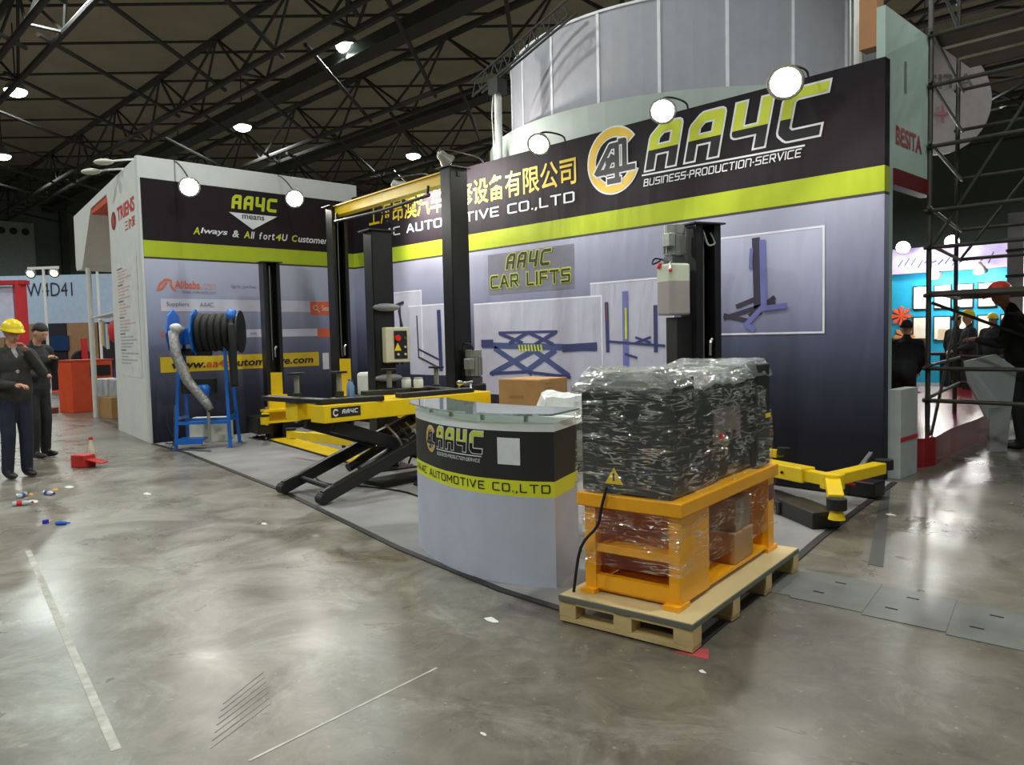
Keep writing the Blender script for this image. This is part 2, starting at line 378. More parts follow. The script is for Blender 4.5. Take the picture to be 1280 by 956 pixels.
# ================================================================== THE STAND WALLS
ZT, ZS, ZB = 3.936, 2.956, 2.72
banner_black = cloth('banner_black', (37, 30, 36), .65, .12)
banner_green = cloth('banner_green', (172, 187, 50), .5, .15)
line_dark = M('banner_line', (52, 46, 42), .6)
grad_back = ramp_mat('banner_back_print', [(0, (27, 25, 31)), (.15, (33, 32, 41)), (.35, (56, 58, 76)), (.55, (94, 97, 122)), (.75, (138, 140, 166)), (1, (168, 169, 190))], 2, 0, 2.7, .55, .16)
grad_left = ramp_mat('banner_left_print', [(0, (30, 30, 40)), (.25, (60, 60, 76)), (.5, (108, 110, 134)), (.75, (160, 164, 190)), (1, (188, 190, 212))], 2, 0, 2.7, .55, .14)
white_p = M('white_panel', (214, 214, 212), .7, var=.03)

wb = struct(G().bx(0.0, 8.94, .004, .1, 0, ZT-.01).build('wall_back', white_p)); wb.location = wb.location
def wall_part(name, mat, parent, a): return G().bx(*a).build(name, mat, parent)
wall_part('black_band', banner_black, wb, (0, 8.95, -.004, .115, ZS, ZT))
wall_part('green_stripe', banner_green, wb, (0, 8.95, -.004, .115, ZB, ZS))
wall_part('dark_line', line_dark, wb, (0, 8.95, -.004, .115, ZB-.028, ZB))
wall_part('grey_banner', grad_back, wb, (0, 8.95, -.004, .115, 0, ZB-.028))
wlf = struct(G().bx(-.1, 0, -3.56, 0.1, 0, 4.156).build('wall_left', white_p))
wall_part('black_band', banner_black, wlf, (0, .012, -3.53, -.004, ZS, 3.845))
wall_part('green_stripe', banner_green, wlf, (0, .012, -3.53, -.004, ZB, ZS))
wall_part('dark_line', line_dark, wlf, (0, .012, -3.53, -.004, ZB-.028, ZB))
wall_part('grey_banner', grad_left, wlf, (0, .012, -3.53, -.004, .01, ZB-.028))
on_left = lambda y, z, o: (o+.012, y, z)
on_back = lambda x, z, o: (x, -.004-o, z)

# --- lettering and prints of the back wall
gold = M('print_gold', (232, 196, 40), .5); silver = M('print_silver', (226, 226, 230), .5); ink = M('print_black', (34, 30, 34), .55)
lime = M('print_lime', (196, 206, 40), .55); navy = M('print_navy', (52, 58, 110), .6); blue_p = M('print_blue', (66, 80, 128), .6)
purple = M('print_violet', (110, 112, 176), .6); dkp = M('print_dark', (52, 46, 66), .6); pale = cloth('print_pale', (186, 185, 203), .5, .3)
flat('lettering', fit(text2d('上海昂澳汽车维修设备有限公司', bold=.012), .52, 3.37, 5.19, 3.73), on_back, gold, wb, label='gold Chinese company name')
flat('lettering', fit(font2d('AA4C AUTOMOTIVE CO.,LTD', t=.17), .5, 3.125, 5.16, 3.285), on_back, silver, wb, label='silver company name in capitals')
def logo_fill(name, zmid):
    mt = ramp_mat(name, [(0, (36, 32, 36)), (.5, (206, 214, 70))], 2, zmid-.5, zmid+.5, .5, 0)
    cr = [n for n in mt.node_tree.nodes if n.type == 'VALTORGB'][0]; cr.color_ramp.interpolation = 'CONSTANT'
    return mt
def emblem(mp, parent, cx, cz, r, o=.004):
    """round C emblem round a 4 with A1 in it"""
    def ring(r0, r1, a0, a1, n=36):
        ps = []
        for i in range(n):
            t0, t1 = a0+(a1-a0)*i/n, a0+(a1-a0)*(i+1)/n
            ps.append([(cx+q*math.cos(t), cz+q*math.sin(t)) for q, t in ((r0, t0), (r1, t0), (r1, t1), (r0, t1))])
        return ps
    a0, a1 = math.radians(38), math.radians(336)
    flat('emblem_ring_edge', ring(r*.66, r, a0-.03, a1+.03), mp, silver, parent, o)
    flat('emblem_ring', ring(r*.70, r*.95, a0+.02, a1-.02), mp, M('print_amber', (226, 186, 60), .5), parent, o+.002)
    T = lambda ls: [[(cx+x*r, cz+y*r) for x, y in l] for l in ls]
    ls = [[(-.62, -.28), (-.1, .42), (.02, .42)], [(-.55, -.3), (.72, -.3)], [(.14, .42), (.14, -.6)], [(-.2, .02), (.05, .02)], [(.42, -.25), (.42, .5), (.28, .5)], [(-.15, -.6), (.2, -.6)], [(-.3, -.3), (-.05, .1)]]
    flat('emblem_four_edge', stroke2d(T(ls), r*.26), mp, silver, parent, o+.004)
    flat('emblem_four', stroke2d(T(ls), r*.17), mp, ink, parent, o+.006)
emblem(on_back, wb, 5.79, 3.555, .41)
big = font2d('AA4C', LG, .34, .52, .18); bigin = font2d('AA4C', LG, .24, .52, .18)
X = lambda ps, k=.475: [[(6.33+x*k, 3.40+y*.40) for x, y in q] for q in ps]
flat('logo_outline', X(big), on_back, silver, wb)
flat('logo_letters', X(bigin), on_back, logo_fill('logo_fill_wall', 3.57), wb, .006, 'lime and black logo letters')
flat('logo_rule', [[(6.21, 3.295), (8.19, 3.268), (8.19, 3.287), (6.21, 3.314)]], on_back, silver, wb)
flat('lettering', fit(font2d('BUSINESS-PRODUCTION-SERVICE', t=.17, gap=.34, shear=.15), 6.23, 3.168, 8.16, 3.258), on_back, silver, wb, label='silver slogan under the logo')
# print panels
def outline(ps, mp, parent, grow, mat, o): flat('lettering_edge', ps, mp, mat, parent, o)
flat('print_panel', rect(3.49, 2.05, 5.13, 2.62), on_back, M('print_grey', (116, 116, 132), .55), wb, .002)
cl = lambda t: fit(font2d('AA4C', LG, t, .5, .2), 3.86-(t-.22)*.14, 2.385-(t-.22)*.08, 4.74+(t-.22)*.14, 2.60+(t-.22)*.08)
flat('lettering_edge', cl(.36), on_back, lime, wb, .004); flat('lettering', cl(.22), on_back, ink, wb, .006)
cl = lambda t: fit(font2d('CAR LIFTS', SQ, t, .4, 0), 3.54-(t-.18)*.1, 2.13-(t-.18)*.1, 5.06+(t-.18)*.1, 2.315+(t-.18)*.1)
flat('lettering_edge', cl(.34), on_back, lime, wb, .004); flat('lettering', cl(.18), on_back, ink, wb, .006)
P = [(1.56, .87, 2.62, 1.96), (3.16, .62, 5.56, 1.92), (5.39, .72, 6.62, 2.08), (.92, 1.15, 1.9, 2.2)]
for k, (a, b, c, d) in enumerate(P):
    flat('picture_panel', rect(a, b, c, d), on_back, pale if k != 3 else M('print_pale2', (190, 190, 210), .55), wb, (.0022, .0028, .0016, .001)[k])
    flat('picture_edge', rect(a, d, c, d+.02)+rect(c, b, c+.02, d+.02), on_back, M('print_white', (228, 228, 238), .55), wb, .0035)
e_pan = ramp_mat('print_pale3', [(0, (120, 124, 152)), (.3, (150, 152, 180)), (1, (186, 188, 212))], 2, 1.42, 2.46, .55, .2)
flat('picture_panel', rect(7.16, 1.42, 8.38, 2.46), on_back, e_pan, wb, .002)
flat('picture_edge', rect(7.16, 2.45, 8.38, 2.47)+rect(7.16, 1.41, 8.38, 1.43)+rect(8.37, 1.41, 8.39, 2.47), on_back, M('print_white', (228, 228, 238), .55), wb, .0035)
def pic(lines, t, mat, o=.006): flat('printed_lift', stroke2d(lines, t), on_back, mat, wb, o)
# single post lift picture
pic([[(7.66, 2.38), (7.68, 1.66)]], .09, dkp); pic([[(7.735, 2.36), (7.75, 1.70)]], .07, purple, .009)
pic([[(7.3, 1.60), (7.85, 1.74)], [(7.3, 1.62), (7.55, 1.56)], [(7.45, 1.72), (7.7, 1.80)], [(7.6, 1.62), (7.85, 1.78)]], .05, dkp)
pic([[(7.55, 1.52), (7.72, 1.68), (7.98, 1.70)], [(7.55, 1.52), (7.62, 1.47)]], .055, purple, .012); pic([[(7.60, 2.12), (7.61, 2.3)]], .04, purple, .009)
# double scissor lift picture
pic([[(3.36, 1.33), (5.44, 1.28)]], .085, blue_p); pic([[(3.36, 1.36), (3.52, 1.36)], [(4.95, 1.28), (5.44, 1.30)]], .10, navy, .008)
pic([[(3.70, 1.505), (4.80, 1.50)]], .035, navy)
pic([[(3.72, 1.49), (4.15, 1.36)], [(3.92, 1.36), (4.25, 1.49)], [(4.3, 1.49), (4.72, 1.34)], [(4.42, 1.34), (4.78, 1.49)]], .05, navy, .008)
pic([[(3.62, 1.27), (4.3, .95)], [(3.55, .93), (4.35, 1.24)], [(4.25, .98), (4.75, 1.24)], [(4.4, 1.24), (4.98, .93)]], .08, blue_p)
pic([[(3.5, .92), (4.3, .96)], [(4.3, .95), (5.02, .90)]], .045, navy, .008)
for k in range(8): flat('printed_lift', [[(4.1+.06*k, 1.24), (4.13+.06*k, 1.24), (4.11+.06*k, 1.33), (4.08+.06*k, 1.33)]], on_back, lime, wb, .010)
# four post lift picture
pic([[(5.94, 1.92), (5.94, 1.08)]], .09, purple); pic([[(5.65, 1.82), (5.66, 1.25)], [(6.38, 1.75), (6.38, 1.25)]], .055, navy)
pic([[(5.66, 1.36), (6.5, 1.30)], [(5.94, 1.2), (6.1, 1.16)], [(6.1, 1.34), (6.3, 1.40)], [(6.1, 1.40), (6.3, 1.34)]], .03, navy, .008)
pic([[(5.95, 1.75), (5.95, 1.4)]], .03, lime, .010); pic([[(5.66, 1.8), (5.66, 1.62)]], .02, M('print_redbrown', (120, 50, 60), .6), .010)
# two post lift pictures
pic([[(1.78, 1.8), (1.80, 1.15)], [(1.8, 1.15), (2.33, .98)], [(1.8, 1.28), (2.3, 1.12)]], .03, dkp)
pic([[(2.34, 1.84), (2.36, .98)]], .09, navy); pic([[(2.75, 1.75), (2.95, 1.75), (2.96, 1.0)]], .06, navy)
pic([[(1.2, 2.0), (1.42, 2.04)], [(1.32, 2.02), (1.36, 1.35)], [(1.2, 1.36), (1.5, 1.32)], [(1.4, 1.6), (1.3, 1.9)]], .05, dkp)
# --- lettering and prints of the left wall
def lw(o): return o
flat('lettering', [[(x, z) for x, z in q] for q in fit(font2d('AA4C', LG, .30, .52, .12), -2.2, 3.535, -1.42, 3.755)], on_left, lime, wlf, label='lime logo letters')
flat('white_triangle', [[(-2.24, 3.475), (-1.86, 3.235), (-1.43, 3.475)]], on_left, silver, wlf)
flat('lettering', fit(text2d('means', bold=.01), -2.03, 3.39, -1.66, 3.455), on_left, ink, wlf, .006)
yy = -2.81
for s_, mt_, wd in (('A', lime, .10), ('lways', silver, .42), ('&', silver, .11), ('A', lime, .10), ('ll', silver, .07), ('f', silver, .055), ('o', silver, .07), ('r', silver, .05), ('t', silver, .05), ('4', lime, .10), ('U', silver, .10), ('C', lime, .10), ('ustomer', silver, .56)):
    flat('lettering', fit(text2d(s_, shear=.2, bold=.02), yy, 3.09, yy+wd, 3.20 if s_ not in ('ustomer', 'o', 'r') else 3.185 if s_ == 'ustomer' else 3.17), on_left, mt_, wlf)
    yy += wd+(.075 if s_ in ('lways', '&', 'll', 'U') else .014)
ora = M('print_orange', (226, 104, 64), .55); lav = M('print_field', (206, 202, 220), .55)
flat('lettering', fit(text2d('Alibaba', bold=.02), -3.12, 2.27, -2.74, 2.39), on_left, ora, wlf); flat('lettering', fit(text2d('.com'), -2.72, 2.27, -2.5, 2.36), on_left, M('print_peach', (206, 160, 160), .6), wlf)
flat('lettering', fit(text2d('Global trade starts here'), -3.02, 2.205, -2.5, 2.25), on_left, M('print_mauve', (140, 110, 130), .6), wlf)
flat('swoosh_mark', stroke2d([[(-3.36, 2.25), (-3.33, 2.33), (-3.25, 2.40), (-3.17, 2.39), (-3.17, 2.30), (-3.12, 2.25)], [(-3.36, 2.25), (-3.3, 2.27), (-3.24, 2.35)]], .028), on_left, ora, wlf)
flat('lettering', fit(text2d('Sign In | Join Free'), -2.26, 2.29, -1.85, 2.35), on_left, M('print_ink2', (96, 94, 116), .6), wlf)
flat('search_field', rect(-3.33, 1.935, -.62, 2.12), on_left, lav, wlf, .002)
flat('lettering', fit(text2d('Suppliers'), -3.25, 1.99, -2.92, 2.07), on_left, M('print_ink2', (96, 94, 116), .6), wlf)
flat('lettering', fit(text2d('AA4C'), -2.76, 2.0, -2.55, 2.07), on_left, M('print_ink2', (96, 94, 116), .6), wlf)
flat('search_button', rect(-.9, 1.885, -.40, 2.115), on_left, ora, wlf, .004)
flat('lettering', fit(text2d('Search'), -.68, 1.96, -.44, 2.05), on_left, silver, wlf, .007)
flat('magnifier_mark', stroke2d([[(-.80+.04*math.cos(t*PI/5), 2.01+.04*math.sin(t*PI/5)) for t in range(11)], [(-.77, 1.98), (-.73, 1.94)]], .012), on_left, silver, wlf, .007)
flat('search_field', rect(-2.7, 1.53, -.62, 1.655), on_left, lav, wlf, .002)
flat('search_button', rect(-.78, 1.51, -.40, 1.655), on_left, ora, wlf, .004)
flat('lettering', fit(text2d('Alibaba', bold=.02), -3.36, 1.56, -3.1, 1.64), on_left, ora, wlf)
flat('lettering', fit(text2d('AA4C'), -1.98, 1.57, -1.86, 1.61), on_left, M('print_ink2', (96, 94, 116), .6), wlf)
flat('web_address_bar', rect(-3.38, 1.03, -.77, 1.26), on_left, M('print_amber2', (224, 190, 40), .55), wlf, .002)
web = fit(text2d('www.aa4cautomotive.com', shear=.15, bold=.025), -3.22, 1.08, -.88, 1.20)
xs = sorted(max(p[0] for p in q) for q in web)
flat('lettering', [q for q in web if not -2.72 < sum(p[0] for p in q)/len(q) < -2.27], on_left, ink, wlf, .006)
flat('lettering', [q for q in web if -2.72 < sum(p[0] for p in q)/len(q) < -2.27], on_left, M('print_rust', (206, 96, 40), .55), wlf, .006)
flat('white_sticker', rect(-.70, .96, -.58, 1.24), on_left, silver, wlf, .004)

# ================================================================== ARM SPOTLIGHTS ON THE STAND WALLS
spot_glow = M('spot_glow', (255, 250, 240), emit=60); spot_body = M('spot_body', (150, 148, 140), .45, .3); spot_dark = M('spot_dark', (52, 52, 54), .5)
def arm_spot(anchor, head, aim, label, on=True, power=SPOT_POWER, size=1):
    a, h, d = Vector(anchor), Vector(head), Vector(aim).normalized()
    t = thing('arm_spotlight', label, 'spotlight', anchor, 0, 'arm spotlights clamped to the stand walls')
    G().tube([a-Vector((0, 0, .12)), a+Vector((0, 0, .05)), a.lerp(h, .5)+Vector((0, 0, .12)), h-d*.10+Vector((0, 0, .08)), h-d*.1], .012, 6).build('arm', spot_dark, t, smooth=True)
    G().box(a-Vector((0, 0, .05)), (.05, .05, .09)).build('clamp', spot_dark, t)
    k = size
    G().lathe([(.035*k, -.15), (.06*k, -.13), (.075*k, -.05), (.115*k, .03), (.12*k, .045), (.11*k, .045)], h, 16, d).build('housing', spot_body, t, smooth=True)
    le = G().lathe([(.105*k, .04), (.07*k, .06), (.01, .066)], h, 16, d).build('lens', spot_glow, t)
    if on:
        ld = bpy.data.lights.new('arm_spot_light', 'SPOT'); ld.energy = power; ld.spot_size = math.radians(165); ld.spot_blend = .35; ld.shadow_soft_size = .06; ld.color = (1, .97, .9)
        lo = bpy.data.objects.new('arm_spot_light', ld); COL.objects.link(lo); lo.location = h+d*.10
        lo.rotation_euler = (-d).to_track_quat('Z', 'Y').to_euler()
    return t
out = (.35, -.62, -.55)
arm_spot((4.95, .05, 3.95), (4.95, -.42, 3.86), out, 'glaring arm spotlight above the end of the gold Chinese name', size=1.25)
arm_spot((6.80, .05, 3.95), (6.80, -.42, 3.86), out, 'glaring arm spotlight above the first logo letter', size=1.25)
arm_spot((8.19, .05, 3.95), (8.19, -.42, 3.82), out, 'glaring arm spotlight above the last logo letter, the brightest', size=1.45)
arm_spot((2.1, .05, 3.95), (2.1, -.48, 3.74), (.5, .75, -.42), 'arm spotlight turned to the back wall behind the yellow beam', power=200)
arm_spot((3.36, .05, 3.95), (3.36, -.62, 3.90), (.1, .8, -.62), 'arm spotlight beside the top of the tall lift post', power=80)
arm_spot((-.03, -3.03, 4.1), (.5, -3.03, 3.70), (.85, -.35, -.4), 'glaring arm spotlight nearer the front end of the left wall', size=1.25)
arm_spot((-.03, -1.38, 4.1), (.5, -1.38, 3.71), (.85, -.35, -.4), 'glaring arm spotlight beside the small lime logo letters', size=1.25)

# ================================================================== NEIGHBOURING STAND ON THE LEFT
FD = Vector((-.99168, .12873, 0)); FN = Vector((.12873, .99168, 0)); FO = Vector((0, -3.56, 0))
fac = lambda s, z, o=0: FO+FD*s+FN*o+Vector((0, 0, z))
white_w = M('white_facade', (226, 226, 222), .75, var=.03); orange_w = M('orange_soffit', (214, 84, 44), .6)
t = thing('booth_facade', 'white neighbouring stand front with an arched cut-out and red lettering', 'booth', (0, -3.56, 0))
G().prism([fac(s, z) for s, z in [(.115, 0), (2.5, 0), (2.36, 3.2), (2.41, 3.90), (2.5, 4.0), (4.1, 4.0), (4.2, 3.94), (5.40, 3.08), (5.55, 3.0), (6.25, 3.02), (6.33, 3.1), (6.28, 4.14), (.115, 4.14)]], Vector((0, .75, 0))).build('front_arch', white_w, t)
G().prism([fac(s, z, .02) for s, z in [(2.43, 3.88), (4.2, 3.90), (4.18, 3.97), (2.5, 3.98)]], FN*.7).build('orange_soffit', orange_w, t)
G().prism([fac(s, z, .78) for s, z in [(2.3, 2.9), (5.6, 2.9), (5.6, 4.1), (2.3, 4.1)]], FN*.06).build('back_panel', M('pink_panel', (222, 178, 166), .7), t)
G().prism([fac(s, z, 3.2) for s, z in [(1.2, 0), (4.5, 0), (4.5, 3.4), (1.2, 3.4)]], FN*.06).build('rear_panel', M('grey_green_panel', (128, 132, 122), .8), t)
G().cyl(fac(5.47, 0, .1), fac(5.47, 3.02, .1), .05, n=12).build('post', white_w, t)
on_fac = lambda s, z, o: fac(s, z, -o)
rev = lambda ps, s0, z0, s1, z1: [[(s0+s1-x, z) for x, z in q] for q in fit(ps, s1, z0, s0, z1)]   # s runs leftwards
red_ink = M('print_red', (206, 66, 48), .6); grey_ink = M('print_greyink', (120, 116, 116), .6); faint = M('print_faintred', (222, 186, 178), .7); grey_ink2 = M('print_greyfaint', (188, 184, 184), .7)
flat('lettering', rev(text2d('TRIENS', bold=.03), 1.62, 3.42, .3, 3.64), on_fac, red_ink, t)
flat('lettering', rev(text2d('三尔泵', bold=.01), 1.05, 3.2, .3, 3.36), on_fac, red_ink, t)
flat('round_mark', [[(1.95+.2*math.cos(k*PI/8)*1.0, 3.48+.15*math.sin(k*PI/8)) for k in range(16)]], on_fac, M('print_maroon', (120, 40, 36), .6), t)
flat('round_mark', [[(1.95+.09*math.cos(k*PI/8), 3.48+.1*math.sin(k*PI/8)) for k in range(16)]], on_fac, red_ink, t, .006)
flat('poster', rect(.35, .95, 1.95, 2.78), on_fac, M('paper_white', (228, 226, 224), .8), t, .004)
zz = 2.66; k = 0
while zz > 1.1:
    l = random.uniform(.5, 1.35) if k % 5 else .4
    flat('print_line', rect(1.85-l, zz, 1.85, zz+.022), on_fac, grey_ink if k % 5 == 0 else grey_ink2 if zz < 1.75 else faint, t, .007); zz -= .052; k += 1

arm_s = []
for k, (p, lb) in enumerate(((Vector((-1.55, -3.72, 4.16)), 'pale arm lamp sticking out over the white facade, lower of two'), (Vector((-1.25, -3.62, 4.27)), 'pale arm lamp sticking out over the white facade, upper of two'))):
    q = thing('arm_lamp', lb, 'lamp', p, 0, 'unlit arm lamps over the white facade')
    G().ell(p, (.17, .10, .045), 12, Matrix.Rotation(.6, 3, 'Z')).build('head', M('lamp_pale', (206, 204, 190), .5), q, smooth=True)
    G().tube([p, p+Vector((.45, .45, .02)), p+Vector((.75, .75, -.14))], .016, 6).build('arm', white_w, q)

# things inside and beside that neighbouring stand
t = thing('orange_counter', 'tall orange counter with dark panel beside the white facade post', 'counter', (-7.3, -2.4, 0), .2)
G().bx(-.3, .3, -.45, .45, 0, 1.12).build('body', M('orange_paint', (232, 84, 40), .5), t, bevel=.01)
G().bx(-.32, .32, -.47, .47, 1.12, 1.15).build('top', M('orange_top', (210, 70, 34), .5), t)
G().bx(.301, .31, -.05, .4, .78, 1.02).build('screen_panel', M('dark_panel', (40, 30, 30), .3), t)
t = thing('goods_table', 'table heaped with small goods under a white cloth in neighbouring stand', 'table', (-5.2, -2.15, 0), .1)
G().bx(-.9, .9, -.35, .35, .72, .76).build('top', white_w, t)
G().bx(-.85, .85, -.36, -.3, .25, .74).build('cloth', M('grey_cloth', (176, 176, 184), .9, var=.2, scale=5), t)
for sx in (-.85, .85):
    for sy in (-.3, .3): G().bx(sx-.025, sx+.025, sy-.025, sy+.025, 0, .72).build('leg', white_w, t)
tag(G().bx(-5.4, -4.6, -2.7, -2.25, 0, .42).build('cardboard_box', M('cardboard', (176, 134, 84), .85, var=.1), bevel=.006), 'low brown cardboard box standing behind the white facade post', 'box')
gcol = [(40, 60, 120), (200, 50, 60), (230, 200, 80), (70, 120, 150), (90, 40, 50), (230, 230, 235)]
glab = ['dark blue', 'red', 'yellow', 'teal', 'maroon', 'white']
for k in range(6):
    x = -5.85+.24*k
    q = G(); q.lathe([(.045, 0), (.05, .02), (.05, .17), (.018, .22), (.018, .27)], (x, -2.2+.05*(k % 2), .76), 10)
    tag(q.build('bottle', M('goods_%d' % k, gcol[k], .35), smooth=True), '%s bottle among the goods on the neighbouring table' % glab[k], 'bottle', 'goods on the neighbouring table')
t = thing('hanging_display', 'white shelf arm hung with coloured cloth and a red rosette', 'display', (-4.9, -2.55, 0))
G().beam((-5.4, -2.6, 2.02), (-4.1, -2.5, 2.10), .3, .03).build('shelf', white_w, t)
for k, c in enumerate([(226, 226, 226), (232, 170, 70), (90, 140, 160), (210, 205, 200)]):
    G().box((-5.25+.12*k, -2.62, 1.72-.03*k), (.1, .03, .5)).build('cloth_strip', M('strip_%d' % k, c, .8), t)
G().ell((-4.5, -2.62, 1.72), (.22, .08, .22), 14).build('rosette', M('rosette_red', (206, 40, 56), .6), t, smooth=True)
G().cyl((-4.1, -2.5, 0), (-4.1, -2.5, 2.2), .02, n=8).build('pole', white_w, t)
t = thing('small_monitor', 'bright white screen standing on the table of neighbouring stand', 'monitor', (-4.4, -2.05, .76), .6)
G().bx(-.22, .22, -.02, .02, .12, .44).build('case', M('black_case', (24, 24, 26), .4), t)
G().bx(-.2, .2, -.026, -.021, .14, .42).build('screen', M('screen_white', (255, 246, 236), emit=2.5), t)
G().bx(-.02, .02, -.02, .02, 0, .12).build('stand', M('black_case', (24, 24, 26), .4), t)
tag(G().box((-7.57, -3.15, .06), (.55, .22, .12), .3).build('brick_parcel', M('red_parcel', (150, 80, 66), .8), bevel=.008), 'low reddish parcel lying on the aisle floor', 'parcel')

# far stands on the left
bw = M('blue_white_fascia', (176, 196, 220), .7, var=.05)
A_, B_ = Vector((-22.2, -2.0, 0)), Vector((-17.4, 2.9, 0)); dr = (B_-A_).normalized(); nr = Vector((dr.y, -dr.x, 0))
t = thing('far_booth', 'far stand with pale blue fascia reading W4D41 above brown panels', 'booth', A_)
G().prism([A_+Vector((0, 0, 2.3)), B_+Vector((0, 0, 2.3)), B_+Vector((0, 0, 4.05)), A_+Vector((0, 0, 4.05))], -nr*.2).build('fascia', bw, t)
brown = M('brown_panel', (150, 118, 84), .7); dark = M('dark_opening', (34, 34, 40), .8)
Lw = (B_-A_).length
for k in range(6):
    a = A_+dr*(k*Lw/6); b = A_+dr*((k+1)*Lw/6-.03)
    G().prism([a, b, b+Vector((0, 0, 2.3)), a+Vector((0, 0, 2.3))], -nr*.1).build('panel', brown if k not in (2, 4) else dark, t)
G().prism([A_+dr*2.6+nr*.02+Vector((0, 0, 1.3)), A_+dr*3.5+nr*.02+Vector((0, 0, 1.3)), A_+dr*3.5+nr*.02+Vector((0, 0, 1.85)), A_+dr*2.6+nr*.02+Vector((0, 0, 1.85))], nr*.05).build('monitor', M('monitor_blue', (30, 60, 100), .3), t)
on_far = lambda s, z, o: A_+dr*s+nr*o+Vector((0, 0, z))
flat('lettering', fit(text2d('W4D41'), 2.05, 3.28, 3.72, 3.78), on_far, M('ink_navy', (44, 44, 62), .6), t, .01)
G().prism([(-21, -1.5, 0), (-15.6, -1.1, 0), (-14.4, .6, 0), (-18, 1.8, 0)], (0, 0, .02)).build('red_carpet', M('red_carpet', (196, 52, 50), .9, var=.1), None)
o = bpy.data.objects['red_carpet']; struct(o); o.name = 'floor_red_carpet'
t = thing('red_arch', 'red square arch frame standing at the left frame edge far away', 'arch', (-14.2, -2.5, 0))
redp = M('red_paint', (196, 40, 48), .5)
G().beam((-13.95, -2.18, 0), (-13.95, -2.18, 3.35), .28, .28).build('post', redp, t)
G().beam((-13.8, -2.03, 3.3), (-16.2, -4.6, 3.3), .28, .12).build('beam', redp, t)
G().beam((-16.2, -4.6, 0), (-16.2, -4.6, 3.3), .28, .28).build('post', redp, t)
G().prism([(-14.1, -2.33, 1.75), (-16.1, -4.5, 1.75), (-16.1, -4.5, 3.2), (-14.1, -2.33, 3.2)], (-.04, .04, 0)).build('banner', M('lilac_banner', (200, 200, 224), .7), t)
for k, (x, y, zt, lb) in enumerate(((-14.9, .15, 4.76, 'taller white lighting pole with a bracket top behind the facade'), (-15.7, -1.15, 3.9, 'shorter lighting pole with a glowing yellow lamp in the aisle'))):
    q = thing('lighting_pole', lb, 'pole', (x, y, 0))
    G().cyl((x, y, 0), (x, y, zt), .04, n=8).build('pole', white_w, q)
    G().beam((x-.4, y-.32, zt), (x+.4, y+.32, zt), .08, .08).build('bracket', white_w, q)
    for sgn in (-1, 1):
        p = Vector((x+.3*sgn, y+.25*sgn, zt-.12))
        hd = G().lathe([(.05, -.1), (.1, .0), (.16, .12)], p, 12, (.7, -.5, -.5)).build('lamp_head', spot_body, q, smooth=True)
        if k == 1: G().lathe([(.15, .11), (.02, .14)], p, 12, (.7, -.5, -.5)).build('lens', M('warm_glow', (255, 226, 150), emit=18 if sgn < 0 else 8), hd)
t = thing('red_machine', 'red workshop machine standing on the far red carpet', 'machine', (-16.6, .2, 0))
G().bx(-17.1, -16.3, -.2, .5, 0, .9).build('base', redp, t); G().cyl((-16.5, .1, .9), (-16.5, .1, 1.7), .1).build('column', redp, t); G().cyl((-16.9, .1, 1.0), (-16.6, .1, 1.0), .32, n=18).build('wheel', dark, t)
t = thing('black_machine', 'black tyre machine standing on the far red carpet beside the red one', 'machine', (-17.4, -.9, 0))
G().bx(-17.8, -17.0, -1.3, -.5, 0, .8).build('base', dark, t); G().cyl((-17.3, -.8, .8), (-17.3, -.8, 1.9), .12).build('column', dark, t); G().cyl((-17.4, -1.1, 1.2), (-17.2, -1.1, 1.2), .36, n=18).build('wheel', M('khaki', (120, 110, 84), .7), t)

# ================================================================== BEHIND THE BACK WALL
DC = Vector((4.507, 3.755, 0))
drum_m = M('drum_fabric', (164, 162, 170), .85, var=.04); drum_l = M('drum_white', (180, 188, 182), .8, var=.03)
t = thing('curved_drum', 'huge curved white fabric drum in two tiers rising behind the stand wall', 'display', DC)
def ringseg(g, r, z0, z1, a0, a1, n, th=.05):
    for i in range(n):
        t0, t1 = a0+(a1-a0)*i/n, a0+(a1-a0)*(i+1)/n
        q = [DC+Vector((rr*math.cos(a), rr*math.sin(a), z)) for z in (z0, z1) for rr, a in ((r, t0), (r, t1), (r-th, t1), (r-th, t0))]
        g.add(q, [(0, 1, 5, 4), (2, 3, 7, 6), (4, 5, 6, 7), (3, 2, 1, 0), (1, 2, 6, 5), (3, 0, 4, 7)])
    return g
NP = 22
for k in range(NP):
    a0 = 2*PI*k/NP; a1 = 2*PI*(k+1)/NP-.0005
    ringseg(G(), 3.0, 4.2, 5.78, a0, a1, 4).build('fabric_panel', drum_m, t)
ringseg(G(), 3.38, 2.6, 4.46, math.radians(110), math.radians(330), 52).build('lower_ring', drum_l, t)
ringseg(G(), 2.6, 0, 4.3, 0, 2*PI, 40).build('inner_core', drum_l, t)
for k in range(NP): ringseg(G(), 3.012, 4.2, 5.785, 2*PI*k/NP-.007, 2*PI*k/NP+.007, 1, .03).build('seam_strip', M('seam_white', (226, 226, 230), .8), t)
ringseg(G(), 3.02, 5.77, 5.80, 0, 2*PI, 72, .06).build('rim', M('seam_white', (226, 226, 230), .8), t)
for x, zt, lb in ((3.33, 5.0, 'white pole with a dark box on top behind the Chinese lettering'), (8.55, 5.6, 'white pole behind the right end of the stand wall')):
    q = thing('white_pole', lb, 'pole', (x, .42, 0))
    G().cyl((x, .42, 0), (x, .42, zt), .055, n=12).build('shaft', white_w, q)
    G().bx(x-.10, x+.10, .32, .52, zt, zt+.22).build('junction_box', M('box_dark', (46, 44, 44), .6), q)
    G().tube([(x-.07, .39, zt), (x-.1, .39, zt-.3), (x-.08, .39, zt-.8), (x-.07, .39, 2)], .008, 5).build('cable', white_w, q)

